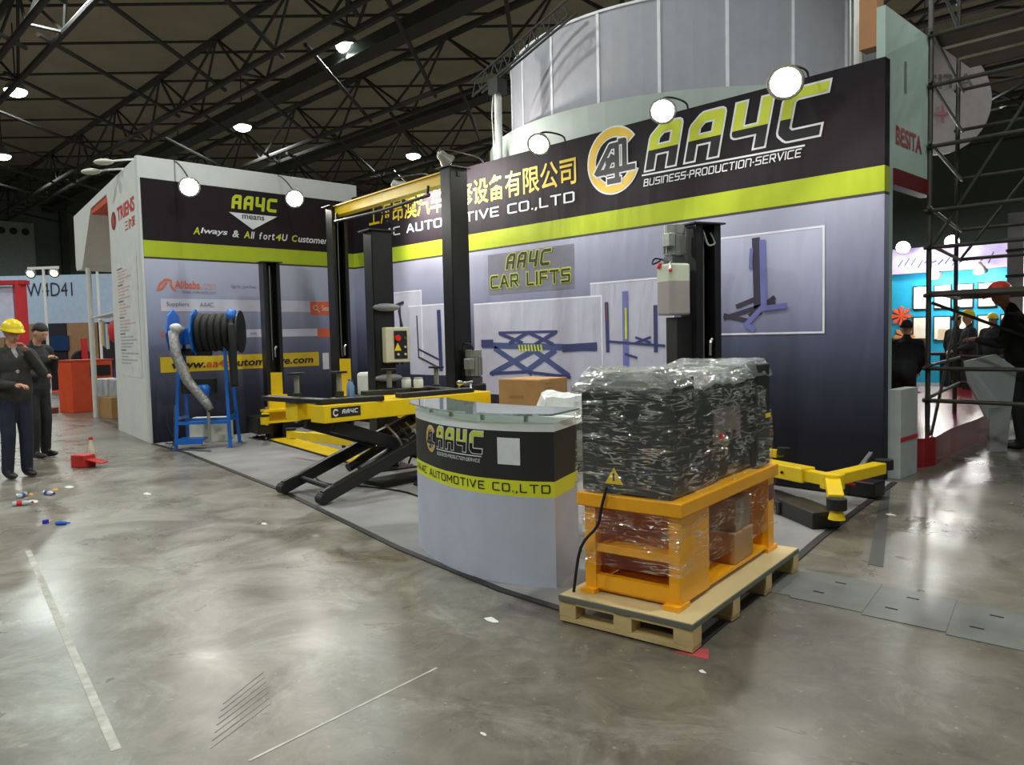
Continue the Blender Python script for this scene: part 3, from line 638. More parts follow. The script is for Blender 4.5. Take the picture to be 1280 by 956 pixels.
t = thing('lighting_truss', 'small dark lattice truss running from the white pole to the drum', 'truss', (3.33, .42, 5.1))
ta, tb = Vector((2.9, .3, 5.05)), Vector((4.7, .45, 5.72)); td = (tb-ta)/10
for off in (Vector((0, 0, 0)), Vector((0, 0, .22)), Vector((0, .2, .1))): G().cyl(ta+off, tb+off, .018, n=6).build('chord', steel_m, t)
for k in range(10): G().cyl(ta+td*k, ta+td*(k+.5)+Vector((0, 0, .22)), .01, n=5).build('lattice_bar', steel_m, t); G().cyl(ta+td*(k+.5)+Vector((0, 0, .22)), ta+td*(k+1), .01, n=5).build('lattice_bar', steel_m, t)

# stand with the red name on the right, seen past the wall end
t = thing('neighbour_header', 'pale green neighbouring header board with the red name BESITA', 'booth', (8.9, .8, 0))
pg = M('pale_green_panel', (176, 196, 188), .7, var=.04)
G().bx(8.82, 8.9, .34, 1.42, 2.98, 4.45).build('header', pg, t)
G().bx(8.82, 8.9, .13, .34, 0, 4.45).build('post', pg, t)
G().bx(8.66, 8.82, .13, .3, 4.1, 4.62).build('timber_end', M('plywood_brown', (178, 128, 88), .8), t)
G().bx(8.80, 8.92, .34, 1.40, 2.82, 2.98).build('red_strip', M('dark_red_gloss', (110, 26, 30), .25), t)
on_hd = lambda y, z, o: (8.9+o, y, z)
flat('lettering', fit(text2d('BESITA', bold=.03), .40, 3.22, 1.12, 3.40), on_hd, M('print_crimson', (150, 40, 52), .6), t)
flat('grey_stroke', rect(.62, 3.75, .68, 4.05), on_hd, M('print_slate', (120, 124, 124), .6), t)
t = thing('hanging_disc', 'big round white sign with faint letters behind the red-named header', 'sign', (6.25, 10.25, 4.9))
G().cyl((6.25, 10.25, 6.15), (6.19, 10.31, 6.15), 1.12, n=36).build('disc', M('disc_white', (186, 176, 176), .7), t)
flat('lettering', fit(text2d('BESITA', bold=.02), -.75, .12, .75, .42), lambda x, z, o: (6.25+x*.7+o*.7, 10.25+x*.7-o*.7, 6.25+z), M('faint_grey', (120, 112, 116), .7), t, .02)
flat('letter_mark', stroke2d([[(-.4, -.55), (-.4, -.2), (-.15, -.2)], [(.1, -.55), (.1, -.2)], [(-.05, -.38), (.25, -.38)]], .06), lambda x, z, o: (6.25+x*.7+o*.7, 10.25+x*.7-o*.7, 6.25+z), M('faint_pink', (190, 120, 124), .7), t, .02)
for k in range(2): G().cyl((6.25+.5*k-.2, 10.25+.5*k-.2, 7.2), (6.25+.5*k-.2, 10.25+.5*k-.2, 9), .01, n=4).build('wire', steel_m, t)
tag(G().bx(8.93, 9.05, .16, .62, 0, .86).build('white_cabinet', M('cabinet_white', (186, 190, 190), .6), bevel=.006), 'narrow white cabinet with a red line at the wall end', 'cabinet')
c_ = bpy.data.objects['white_cabinet']
G().bx(9.051, 9.056, .16, .62, .36, .40).build('red_line', redp, c_)
# red platform
redg = M('red_platform_gloss', (150, 26, 32), .22, var=.1, spec=.7)
pl = [(8.7, .7), (9.0, 1.0), (9.04, 1.2), (8.95, 2.0), (8.93, 2.4), (8.9, 3.3), (8.8, 4.3), (8.4, 6.0), (7.6, 8.5), (4.0, 9), (4.2, 7.4), (7.0, 7.2), (7.4, 3.0), (8.0, 1.0)]
struct(G().prism([(x, y, 0) for x, y in pl], (0, 0, .3)).build('floor_red_platform', redg))

# bright blue stand beyond
t = thing('blue_booth', 'bright turquoise stand wall hung with framed pictures beyond the scaffold', 'booth', (5.5, 14.3, 0))
G().bx(2.6, 8.2, 14.2, 14.35, 0, 2.85).build('back_wall', M('turquoise_wall', (20, 150, 190), .6, var=.05), t)
G().bx(2.6, 8.2, 14.0, 14.35, 2.85, 3.5).build('fascia', M('lilac_fascia', (160, 150, 190), .6), t)
random.seed(5); flat('brush_strokes', stroke2d([[(4.2+.16*k, 2.98+.12*random.random()), (4.2+.16*k+.1, 3.1+.14*random.random())] for k in range(14)], .03), lambda x, z, o: (x, 14.0-o, z), navy, t)
for k in range(5):
    x = 4.5+.5*k
    for z0 in (1.9, 1.1):
        f_ = G().bx(x, x+.42, 14.16, 14.2, z0, z0+.62).build('picture_frame', M('frame_black', (20, 20, 22), .5), t)
        G().bx(x+.03, x+.39, 14.155, 14.16, z0+.03, z0+.59).build('picture', M('picture_paper', (235, 228, 212), .6), f_)
for x, z, c in ((4.22, 1.75, (230, 84, 40)), (4.3, 1.2, (226, 140, 70))):
    g = G()
    for a in range(8): g.prism([(x, 14.18, z), (x+.22*math.cos(a*PI/4-.25), 14.18, z+.22*math.sin(a*PI/4-.25)), (x+.28*math.cos(a*PI/4), 14.18, z+.28*math.sin(a*PI/4)), (x+.22*math.cos(a*PI/4+.25), 14.18, z+.22*math.sin(a*PI/4+.25))], (0, -.03, 0))
    g.build('flower_mark', M('flower_%d' % c[1], c, .6), t)
for k, (x, z) in enumerate(((4.45, 3.52), (5.58, 3.55), (5.2, 2.75), (6.2, 2.8))):
    q = thing('booth_floodlight', ['floodlight over the turquoise stand, leftmost', 'brightest floodlight over the turquoise stand', 'small downlight in front of the turquoise pictures', 'right downlight in front of the turquoise pictures'][k], 'spotlight', (x, 13.6, z), 0, 'floodlights of the turquoise stand')
    G().lathe([(.05, -.2), (.1, -.05), (.17, .05)], (x, 13.6, z), 14, (.2, -.8, -.4) if k < 2 else (0, .5, -.8)).build('housing', spot_body, q, smooth=True)
    G().lathe([(.16, .05), (.02, .08)], (x, 13.6, z), 14, (.2, -.8, -.4) if k < 2 else (0, .5, -.8)).build('lens', spot_glow, q)
    G().cyl((x, 13.6, z), (x, 14.05, z+.1), .015, n=6).build('arm', spot_dark, q)
    ld = bpy.data.lights.new('booth_light', 'POINT'); ld.energy = 60; ld.shadow_soft_size = .1; ld.color = (1, .95, .88)
    lo = bpy.data.objects.new('booth_light', ld); COL.objects.link(lo); lo.location = (x, 13.35, z-.12)
t = thing('grey_pillar', 'grey square pillar with a glowing strip at the right frame edge', 'pillar', (8.55, 6.7, 0))
G().bx(8.4, 8.62, 6.6, 6.85, 0, 3.2).build('shaft', M('pillar_grey', (130, 124, 128), .7), t)
G().bx(8.64, 8.72, 6.62, 6.70, 1.4, 3.25).build('light_strip', M('strip_glow', (255, 244, 226), emit=5), t)
for z in (2.2, 2.6, 3.0): G().bx(8.38, 8.64, 6.58, 6.87, z, z+.04).build('band', dark, t)
# display table with baskets in front of the turquoise wall
t = thing('display_table', 'dark display table in front of the turquoise stand', 'table', (5.9, 12.4, 0))
G().bx(4.2, 7.4, 12.0, 12.8, .78, .84).build('top', dark, t); 
for x in (4.25, 5.8, 7.3): G().bx(x, x+.06, 12.05, 12.75, 0, .78).build('leg', dark, t)
lmp = thing('table_lamp', 'cream table lamp with a square shade on the far display table', 'lamp', (5.85, 12.3, .84))
G().lathe([(.17, .55), (.2, .3)], (5.85, 12.3, .84), 4).build('shade', M('shade_cream', (240, 216, 180), .7, emit=.6), lmp); G().cyl((5.85, 12.3, .84), (5.85, 12.3, 1.2), .02).build('stem', dark, lmp)
for x, c, lb in ((5.2, (120, 84, 54), 'brown'), (6.6, (220, 200, 150), 'cream'), (4.6, (90, 60, 40), 'dark brown')):
    q = G().lathe([(.15, 0), (.2, .2), (.22, .34), (.18, .34), (.16, .1), (.02, .08)], (x, 12.3, .84), 12)
    tag(q.build('basket', M('basket_%d' % c[0], c, .8, bump=.4)), lb+' basket standing on the far display table', 'basket', 'baskets on the far table')

# ================================================================== SCAFFOLD
pipe = M('scaffold_pipe', (76, 74, 70), .45, .5, var=.15)
t = thing('scaffold_tower', 'steel tube scaffold tower with deck and braces standing beside the stand', 'scaffold', (9.7, 2.5, 0))
def tp(a, b, r=.024, nm='tube'): return G().cyl(a, b, r, n=8).build(nm, pipe, t)
for x in (8.92, 9.98, 11.0):
    tp((x, 1.32, 0), (x, 1.32, 6.6), .027, 'standard')
    tp((x-.42 if x < 9 else x-.2, 3.70, 0), (x-.42 if x < 9 else x-.2, 3.70, 6.6), .027, 'standard')
for z in (.67, 1.01, 1.78, 2.28, 2.66, 3.32, 3.94, 4.45, 5.1, 5.9):
    tp((8.88, 1.29, z), (11.1, 1.29, z), .022, 'ledger'); tp((8.45, 3.73, z+.04), (10.9, 3.73, z+.04), .022, 'ledger')
    for xa, xb in ((8.92, 8.5), (9.98, 9.78)): tp((xa+.03, 1.2, z+.03), (xb+.03, 3.8, z+.03), .02, 'transom')
for a, b in (((8.95, 1.35, .3), (8.55, 3.65, 1.7)), ((8.95, 1.33, 2.3), (9.95, 1.33, 3.9)), ((8.55, 3.66, 2.3), (9.75, 3.66, 3.9)), ((8.95, 1.35, 1.7), (9.9, 3.6, 1.05))): tp(a, b, .018, 'brace')
for k in range(5): G().bx(8.85, 11.0, 1.45+.36*k, 1.77+.36*k, 1.80, 1.83).build('deck_board', M('deck_board', (88, 78, 62), .8, var=.2, scale=3), t)
for k in range(3): G().bx(8.85, 11.0, 1.5+.5*k, 1.9+.5*k, 4.5, 4.53).build('deck_board', M('deck_board', (88, 78, 62), .8, var=.2, scale=3), t)

# ================================================================== CAR LIFTS
blk = M('lift_black', (30, 30, 33), .38, .1, var=.12, scale=4); blk2 = M('lift_black_matt', (24, 24, 26), .55)
yel = M('lift_yellow', (238, 200, 14), .38, var=.06, scale=5, coat=.2); chrome = M('bright_steel', (190, 190, 186), .3, .9); alu = M('motor_alu', (150, 152, 148), .45, .5, var=.1, scale=20)
rub = M('rubber', (20, 20, 20), .75); beige = M('control_beige', (208, 202, 176), .5); redb = M('button_red', (216, 44, 30), .4)
def post(parent, x, s, h, y=0, d=.10, wy=.125):
    g = G(); a, b = sorted((x-s*d, x-s*(d-.014))); g.bx(a, b, y-wy, y+wy, .02, h)                     # web
    for sy in (-1, 1):
        y0, y1 = sorted((y+sy*wy, y+sy*(wy-.014))); g.bx(x-d, x+d, y0, y1, .02, h)                      # flanges
        l0, l1 = sorted((x+s*d, x+s*(d-.014))); y0, y1 = sorted((y+sy*(wy-.014), y+sy*.075)); g.bx(l0, l1, y0, y1, .02, h)   # lips
        l0, l1 = sorted((x+s*(d-.014), x+s*(d-.06))); y0, y1 = sorted((y+sy*.075, y+sy*.087)); g.bx(l0, l1, y0, y1, .02, h)
    c = g.build('column', blk, parent)
    G().bx(x-d-.05, x+d+.03, y-wy-.04, y+wy+.04, h, h+.015).build('top_plate', blk2, c)
    b = G().bx(x-.27, x+.27, y-.27, y+.27, .006, .022).build('base_plate', blk2, parent)
    for sx in (-1, 1):
        for sy in (-1, 1): G().cyl((x+sx*.22, y+sy*.22, .022), (x+sx*.22, y+sy*.22, .05), .016, n=6).build('anchor_bolt', chrome, b)
    # lifting cable and lock lever
    G().tube([(x+s*.07, y-.02, h-.05), (x+s*.07, y-.025, h*.5), (x+s*.07, y-.02, 1.2)], .009, 5).build('cable', chrome, c)
    lv = G().tube([(x+s*(d+.015), y+.0, 1.22), (x+s*(d+.02), y+.0, 1.34), (x+s*(d+.01), y+.03, 1.38)], .014, 6).build('lock_lever', chrome, c)
    return c
def carriage(parent, x, s, z0, z1, y=0, pz=None):
    pz = z0 if pz is None else pz
    c = G().bx(x+s*.02-.085, x+s*.02+.085, y-.07, y+.07, z0, z1).build('carriage', yel, parent)
    G().bx(*sorted((x+s*.105, x+s*.135)), y-.085, y+.085, z0, z1).build('carriage_face', yel, c)
    a0, a1 = sorted((x+s*.15, x+s*.34)); G().bx(a0, a1, y-.27, y+.27, pz-.10, pz-.065).build('pivot_plate', yel, c); G().bx(a0, a1, y-.27, y+.27, pz+.065, pz+.10).build('pivot_plate', yel, c)
    G().bx(*sorted((x+s*.10, x+s*.17)), y-.14, y+.14, pz-.10, max(pz+.10, z0)).build('pivot_bracket', yel, c)
    for sy in (-1, 1): G().cyl((x+s*.27, y+sy*.22, pz-.13), (x+s*.27, y+sy*.22, pz+.14), .03).build('pivot_pin', chrome, c)
    return c
def swing_arm(parent, p, ang, l, z, w=.11, h=.11, ext=.35):
    d = Vector((math.cos(ang), math.sin(ang), 0)); p = Vector((*p, z))
    a = G().beam(p-d*.04, p+d*l, w, h).build('arm', yel, parent, bevel=.006)
    G().beam(p+d*(l-.1), p+d*(l+ext), w*.72, h*.68).build('arm_extension', yel, a)
    e = p+d*(l+ext); G().cyl(e-Vector((0, 0, .06)), e+Vector((0, 0, .05)), .055, n=14).build('pad_socket', yel, a); G().cyl(e+Vector((0, 0, .05)), e+Vector((0, 0, .075)), .065, n=14).build('rubber_pad', rub, a)
    return a
def lift_frame(a, b): return (Vector((*b, 0))-Vector((*a, 0))).length, math.atan2(b[1]-a[1], b[0]-a[0])
def power_unit(parent, x, y, z, zt, zm, mat_tank, k=1):
    """motor on top of an oil tank: zt tank bottom, z joint, zm motor top"""
    pu = G().lathe([(.06*k, z), (.085*k, z+.02), (.085*k, zm-.09), (.088*k, zm-.085), (.088*k, zm-.005), (.07*k, zm)], (x, y, 0), 18).build('motor', alu, parent, smooth=False)
    for i in range(14):
        a = 2*PI*i/14; G().beam((x+math.cos(a)*.086*k, y+math.sin(a)*.086*k, z+.03), (x+math.cos(a)*.086*k, y+math.sin(a)*.086*k, zm-.1), .006, .018, (math.cos(a), math.sin(a), 0)).build('cooling_fin', alu, pu)
    G().box((x+.06*k, y-.10*k, (z+zm)/2), (.10*k, .06*k, .11*k)).build('terminal_box', alu, pu, bevel=.006)
    G().box((x, y, z-.03), (.13*k, .13*k, .07)).build('valve_block', M('valve_grey', (92, 94, 96), .4, .5), pu)
    tk = G().prism([(x-.09*k, y-.12*k, zt), (x+.09*k, y-.12*k, zt), (x+.115*k, y-.08*k, zt), (x+.115*k, y+.08*k, zt), (x-.115*k, y+.08*k, zt), (x-.115*k, y-.08*k, zt)], (0, 0, z-.07-zt)).build('oil_tank', mat_tank, parent, bevel=.02)
    G().tube([(x-.08*k, y-.02, z-.03), (x-.14*k, y-.1*k, z), (x-.12*k, y-.14*k, z-.06), (x-.06*k, y-.1*k, z-.03)], .009, 6).build('hose', rub, pu)
    G().tube([(x+.05, y-.06, z-.04), (x+.1, y-.12, z-.07), (x+.14, y-.15, z-.14)], .013, 6).build('release_lever', chrome, pu)
    G().ell((x+.14, y-.15, z-.14), (.02, .02, .02), 8).build('lever_knob', redb, pu)
    return pu

# floor-plate two post lift
L1_, R1_ = lift_frame((.9, -2.06), (4.50, -2.585))
t = thing('two_post_lift', 'black two post lift joined by a yellow floor plate, with control box', 'car lift', (.9, -2.06, 0), R1_)
post(t, 0, 1, 2.62); post(t, L1_, -1, 2.64)
carriage(t, 0, 1, .66, .99, pz=.36); carriage(t, L1_, -1, .42, .8, pz=.3)
g = G().bx(.3, L1_-.28, -.2, .12, .006, .03).build('floor_plate', yel, t); G().bx(.3, L1_-.28, -.215, -.2, .006, .026).build('plate_edge', blk2, g); G().bx(.3, L1_-.28, .12, .135, .006, .026).build('plate_edge', blk2, g)
for sy in (-1, 1):
    swing_arm(t, (.27, sy*.23), -.35 if sy < 0 else .5, .30, .36, ext=.22)
    swing_arm(t, (L1_-.27, sy*.23), PI+(.25 if sy < 0 else -.5), .85, .30, ext=.4)
g = G().bx(-.3, .24, -.34, -.16, .1, .34).build('arm_rest_block', blk, t)
LC = L1_-.04
cb = G().bx(LC+.145, LC+.24, -.04, .26, 1.19, 1.58).build('control_box', beige, t, bevel=.012)
G().bx(LC+.241, LC+.246, .06, .22, 1.23, 1.54).build('control_panel', blk2, cb)
G().cyl((LC+.246, .10, 1.46), (LC+.27, .10, 1.46), .035, n=12).build('stop_button', redb, cb)
for y_, z_, c in ((.19, 1.46, (30, 110, 70)), (.19, 1.36, (190, 190, 190)), (.19, 1.28, (200, 200, 190)), (.10, 1.28, (200, 190, 90))): G().cyl((LC+.246, y_, z_), (LC+.262, y_, z_), .014, n=8).build('button', M('btn_%d' % c[0], c, .4), cb)
G().prism([(LC+.2465, .06, 1.32), (LC+.2465, .145, 1.32), (LC+.2465, .10, 1.41)], (.003, 0, 0)).build('warning_sticker', M('warn_yellow', (240, 206, 30), .5), cb)
for k in range(4): G().cyl((LC+.19, .0+.06*k, 1.165), (LC+.19, .0+.06*k, 1.19), .014, n=6).build('cable_gland', blk2, cb)
for z_ in (1.80, 1.02): G().ell((LC+.17, .02, z_), (.05, .17, .045), 12).build('door_guard', M('guard_grey', (120, 122, 124), .5), t, smooth=True)
# tall clear-floor two post lift with overhead beam
L2_, R2_ = lift_frame((1.5, -1.25), (4.55, -1.5))
t = thing('overhead_lift', 'tall black two post lift with a yellow overhead beam', 'car lift', (1.5, -1.25, 0), R2_)
post(t, 0, 1, 3.44); post(t, L2_, -1, 3.46)
carriage(t, 0, 1, .62, 1.17, pz=.5); carriage(t, L2_, -1, .62, 1.17, pz=.5)
bm = G().bx(-.1, L2_-.10, -.07, .07, 3.30, 3.44).build('overhead_beam', yel, t); G().bx(-.1, L2_-.1, -.11, .11, 3.425, 3.44).build('beam_flange', yel, bm)
G().tube([(.2, -.12, 3.2), (L2_*.5, -.12, 3.17), (L2_-.35, -.12, 3.2)], .022, 8).build('cutoff_bar', blk2, t)
for x in (.22, L2_-.4): G().beam((x, -.12, 3.18), (x, -.1, 3.32), .02, .03).build('bar_bracket', blk2, t)
for sy in (-1, 1):
    swing_arm(t, (.27, sy*.23), sy*.35, .8, .5, ext=.4); swing_arm(t, (L2_-.27, sy*.23), PI-sy*(.35 if sy > 0 else .1), .8, .5, ext=.4)
G().bx(L2_+.1005, L2_+.106, -.02, .03, 3.36, 3.44).build('cable_slot', slot_m, t)
power_unit(t, L2_+.22, .06, .97, .42, 1.30, blk2, 1.15)
G().bx(L2_+.10, L2_+.16, -.03, .15, .9, 1.2).build('unit_bracket', blk2, t)
G().tube([(L2_+.3, .0, 1.3), (L2_+.32, -.05, 1.36), (L2_+.2, -.06, 1.38), (L2_+.12, -.03, 1.28)], .01, 6).build('motor_cable', rub, t)

# mid-rise scissor lift
t = thing('scissor_lift', 'yellow scissor lift platform raised on crossed black arms', 'car lift', (5.3, -3.1, 0), 0)
ZP = .87
for x0, x1 in ((4.93, 5.16), (5.40, 5.64)):
    g = G().bx(x0, x1, -4.0, -1.98, ZP-.16, ZP).build('runway', yel, t, bevel=.008)
g = G().bx(4.95, 5.62, -3.2, -2.75, ZP-.10, ZP-.01).build('cross_plate', yel, t)
G().bx(4.95, 5.62, -2.35, -2.1, ZP-.10, ZP-.01).build('cross_plate', yel, t)
on_run = lambda y, z, o: (5.64+o, y, z)
lab = flat('label_plate', rect(-3.93, ZP-.115, -3.62, ZP-.025), on_run, ink, t, .002)
flat('lettering', fit(font2d('AA4C', LG, .26, .5, .1), -3.82, ZP-.085, -3.65, ZP-.045), on_run, silver, lab, .006)
flat('emblem_ring', [[(-3.885+.03*math.cos(a*PI/6), ZP-.07+.035*math.sin(a*PI/6)), (-3.885+.03*math.cos((a+1)*PI/6), ZP-.07+.035*math.sin((a+1)*PI/6)), (-3.885+.018*math.cos((a+1)*PI/6), ZP-.07+.02*math.sin((a+1)*PI/6)), (-3.885+.018*math.cos(a*PI/6), ZP-.07+.02*math.sin(a*PI/6))] for a in range(1, 11)], on_run, silver, lab, .006)
for a, b in (((4.62, -4.02, ZP+.03), (5.56, -3.92, ZP+.03)), ((5.46, -3.95, ZP+.025), (5.60, -3.35, ZP+.025)), ((4.98, -3.15, ZP+.03), (5.05, -2.3, ZP+.03)), ((5.52, -3.1, ZP+.025), (5.56, -2.2, ZP+.025)), ((4.9, -2.3, ZP+.03), (5.5, -2.42, ZP+.03))):
    G().beam(a, b, .13, .045).build('pad_arm', blk2, t, bevel=.006)
ads = [(4.80, -3.80), (4.96, -3.42), (4.97, -2.82), (5.04, -2.24)]
for x, y in ads:
    s = G().cyl((x, y, ZP), (x, y, ZP+.25), .027, n=12).build('pad_stem', M('stem_grey', (140, 142, 136), .4, .4), t)
    G().cyl((x, y, ZP), (x, y, ZP+.07), .045, n=12).build('pad_sleeve', blk2, s); G().cyl((x, y, ZP+.25), (x, y, ZP+.27), .085, n=18).build('pad_disc', rub, s)
G().tube([(5.33, -2.15, ZP), (5.33, -2.15, ZP+.07), (5.43, -2.05, ZP+.10)], .012, 6).build('ratchet_handle', chrome, t); G().ell((5.33, -2.15, ZP+.09), (.04, .04, .03), 10).build('ratchet_head', chrome, t)
for x in (4.97, 5.60):
    xo = x+.09 if x > 5.2 else x
    a1 = G().beam((xo+.02, -4.08, .07), (xo, -2.35, ZP-.22), .06, .12).build('scissor_arm', blk, t, bevel=.008)
    G().beam((xo+.02, -4.1, .06), (xo+.02, -3.72, .2), .08, .10).build('foot_shoe', blk2, a1); G().cyl((xo-.03, -4.09, .06), (xo+.07, -4.09, .06), .048, n=14).build('wheel', blk2, a1)
    xi = x-.07 if x > 5.2 else x+.07
    a2 = G().beam((xi, -3.85, ZP-.20), (xi, -2.15, .08), .06, .12).build('scissor_arm', blk, t, bevel=.008)
    G().cyl((xi-.1, -3.02, .42), (xi+.14, -3.02, .42), .035, n=12).build('pivot_pin', chrome, a2)
    G().cyl((xo-.02, -4.05, .07), (xo+.03, -4.05, .07), .035, n=12).build('axle_end', chrome, a1)
G().cyl((4.97, -3.9, .135), (5.7, -3.98, .135), .025, n=10).build('tie_bar', blk, t)
G().cyl((4.97, -2.55, .58), (5.7, -2.55, .58), .025, n=10).build('tie_bar', blk, t)
for x in (5.2, 5.42):
    c = G().cyl((x, -3.5, .2), (x, -2.75, .5), .045, n=14).build('ram_cylinder', blk, t); G().cyl((x, -2.75, .5), (x, -2.4, .64), .025, n=12).build('ram_rod', chrome, c)
G().bx(4.9, 5.72, -2.3, -2.0, .006, .06).build('base_frame', blk2, t); G().bx(5.15, 5.5, -3.3, -2.2, .006, .05).build('base_frame', blk2, t)
random.seed(3)
for k in range(7):
    y = -3.25+.12*k; G().tube([(5.5, y, .62), (5.62, y+.05, .5), (5.58, y+.14, .36), (5.45, y+.18, .2)], .011, 5).build('hydraulic_hose', rub if k % 2 else chrome, t)
tag(G().tube([(5.6, -2.6, .012)]+[(5.75+.25*math.cos(k*.7)*(1+.2*math.sin(k)), -2.75+.3*math.sin(k*.7), .016+.004*(k % 3)) for k in range(22)], .011, 6).build('cable_coil', rub, smooth=True), 'black cable lying coiled on the carpet under the scissor lift', 'cable')
tag(G().tube([(4.3, -3.35, .014), (4.6, -3.5, .014), (4.95, -3.55, .014), (5.3, -3.4, .014), (5.9, -3.3, .014), (6.6, -3.5, .014)], .009, 6).build('floor_cable', rub, smooth=True), 'thin dark cable trailing over the carpet behind the scissor feet', 'cable')

# single post lift with pump
t = thing('single_post_lift', 'black single post lift with oil tank and yellow swing arms', 'car lift', (7.5, -.82, 0), -.35)
post(t, 0, 1, 2.5, d=.125, wy=.15)
pump = power_unit(t, -.04, -.285, 2.19, 1.62, 2.50, None, 1.15)
otank = [o for o in t.children if o.name.startswith('oil_tank')][0]
tank_m = ramp_mat('tank_plastic', [(0, (166, 158, 156)), (.66, (206, 210, 192))], 2, 1.62, 2.12, .4, 0)
cr = [n for n in tank_m.node_tree.nodes if n.type == 'VALTORGB'][0]; cr.color_ramp.interpolation = 'CONSTANT'
otank.data.materials.clear(); otank.data.materials.append(tank_m)
G().cyl((-.09, -.415, 2.10), (-.10, -.44, 2.115), .03, n=12).build('tank_cap', redb, otank)
G().bx(-.125, .05, -.33, -.15, .2, 1.60).build('side_cover', blk2, t)
G().tube([(.09, .05, 2.42), (.12, .08, 2.32), (.12, .0, 2.30), (.09, -.03, 2.42)], .01, 6).build('hook_loop', chrome, t)
carriage(t, 0, 1, .30, .8)
toL = lambda x, y, z: Matrix.Rotation(.35, 3, 'Z') @ (Vector((x, y, 0))-Vector((7.5, -.82, 0)))+Vector((0, 0, z))
G().beam(toL(7.55, -1.0, .065), toL(8.95, -1.83, .065), .26, .10).build('base_leg', blk, t, bevel=.01)
G().beam(toL(8.9, -1.8, .07), toL(9.33, -2.1, .07), .22, .125).build('base_leg_end', blk, t, bevel=.01)
G().beam(toL(7.6, -.7, .065), toL(9.0, -.78, .065), .22, .10).build('base_leg', blk, t, bevel=.01)
G().beam(toL(8.95, -.78, .08), toL(9.22, -.80, .08), .2, .13).build('base_leg_end', blk, t, bevel=.01)
J = (9.18, -1.66)
a1 = G().beam(toL(7.75, -1.15, .28), toL(8.95, -1.57, .28), .15, .12).build('arm', yel, t, bevel=.008)
G().beam(toL(8.9, -1.555, .28), toL(*J, .28), .10, .085).build('arm_extension', yel, a1); G().cyl(toL(8.72, -1.56, .28), toL(8.73, -1.59, .28), .012, n=8).build('bolt', blk2, a1)
G().cyl(toL(*J, .22), toL(*J, .33), .09, n=16).build('swivel_head', yel, t)
a2 = G().beam(toL(*J, .28), toL(9.38, -2.06, .22), .11, .08).build('arm', yel, t, bevel=.008); G().cyl(toL(9.40, -2.1, .16), toL(9.40, -2.1, .24), .07, n=16).build('rubber_pad', rub, a2); G().cyl(toL(9.40, -2.1, .09), toL(9.40, -2.1, .16), .06, .04, n=16).build('pad_base', yel, a2)
a3 = G().beam(toL(*J, .29), toL(9.29, -1.0, .30), .12, .09).build('arm', yel, t, bevel=.008); G().cyl(toL(9.30, -.93, .28), toL(9.30, -.93, .36), .07, n=16).build('rubber_pad', rub, a3); G().beam(toL(9.22, -1.3, .3), toL(9.18, -.9, .4), .03, .02).build('lock_rod', chrome, a3)
G().tube([toL(9.12, -1.2, .24), toL(9.22, -1.1, .2)], .012, 6).build('lever', redb, a3); G().tube([toL(9.05, -1.25, .2), toL(9.15, -1.15, .16)], .012, 6).build('lever', redb, a3)
# second arm tip beyond the machine
G().beam(toL(7.75, -.95, .34), toL(8.50, -1.16, .36), .09, .06).build('arm', yel, t); G().cyl(toL(8.54, -1.17, .36), toL(8.54, -1.17, .42), .055, n=14).build('rubber_pad', rub, t)

# ================================================================== HOSE REEL
blu = M('reel_blue', (20, 100, 190), .35, var=.08, coat=.2)
RA = math.radians(52)
t = thing('hose_reel', 'blue exhaust hose reel on a four legged blue stand', 'hose reel', (.98, -3.12, 0), RA)
lw_, ld_ = .36, .27
tops = {}
for sx in (-1, 1):
    for sy in (-1, 1):
        G().beam((sx*lw_, sy*ld_, .008), (sx*(lw_-.06), sy*.10, 1.50), .04, .04, (1, 0, 0)).build('leg', blu, t)
        G().bx(sx*lw_-.04, sx*lw_+.04, sy*ld_-.04, sy*ld_+.04, .006, .014).build('foot', blu, t)
for sy in (-1, 1): G().beam((-lw_+.02, sy*(ld_-.03), .36), (lw_-.02, sy*(ld_-.03), .36), .04, .04).build('stretcher', blu, t)
for sx in (-1, 1): G().beam((sx*(lw_-.02), -ld_+.03, .42), (sx*(lw_-.02), ld_-.03, .42), .04, .04).build('stretcher', blu, t)
G().bx(-.32, .02, -.35, -.08, .12, .15).build('step_plate', blu, t); G().bx(-.32, .02, -.36, -.34, .08, .16).build('step_edge', blu, t)
ZC = 1.60
for x, r in ((-.40, .33), (-.10, .33), (.50, .30)):
    G().cyl((x-.012, 0, ZC), (x+.012, 0, ZC), r, n=8 if x < .4 else 24).build('side_plate', blu if x < .4 else blk, t, bevel=.005)
G().bx(-.40, -.10, -.10, .10, ZC-.16, ZC+.08).build('motor_housing', blu, t, bevel=.02)
for k in range(6):
    x = -.03+.092*k; n = 28
    g = G(); vs = []; R_, r_ = .225, .048
    for i in range(n):
        a = 2*PI*i/n
        for j in range(10):
            b = 2*PI*j/10; vs.append((x+r_*math.sin(b), (R_+r_*math.cos(b))*math.cos(a), ZC+(R_+r_*math.cos(b))*math.sin(a)))
    g.add(vs, [(i*10+j, i*10+(j+1) % 10, ((i+1) % n)*10+(j+1) % 10, ((i+1) % n)*10+j) for i in range(n) for j in range(10)])
    g.build('hose_coil', rub, t, smooth=True)
G().cyl((-.05, 0, ZC), (.5, 0, ZC), .18, n=18).build('drum', blk2, t)
G().tube([(.44, -.24, ZC+.1), (.46, -.30, ZC-.1), (.46, -.31, 1.1), (.47, -.32, .85)], .05, 10).build('hanging_hose', rub, t, smooth=True)
G().lathe([(.075, -.06), (.1, -.04), (.1, .04), (.075, .06)], (.42, -.1, ZC+.22), 16, (1, 0, .2)).build('guide_roller', blu, t, smooth=True)
wrap = M('foil_wrap', (150, 148, 146), .3, .3, var=.35, scale=25, bump=.8, bscale=40)
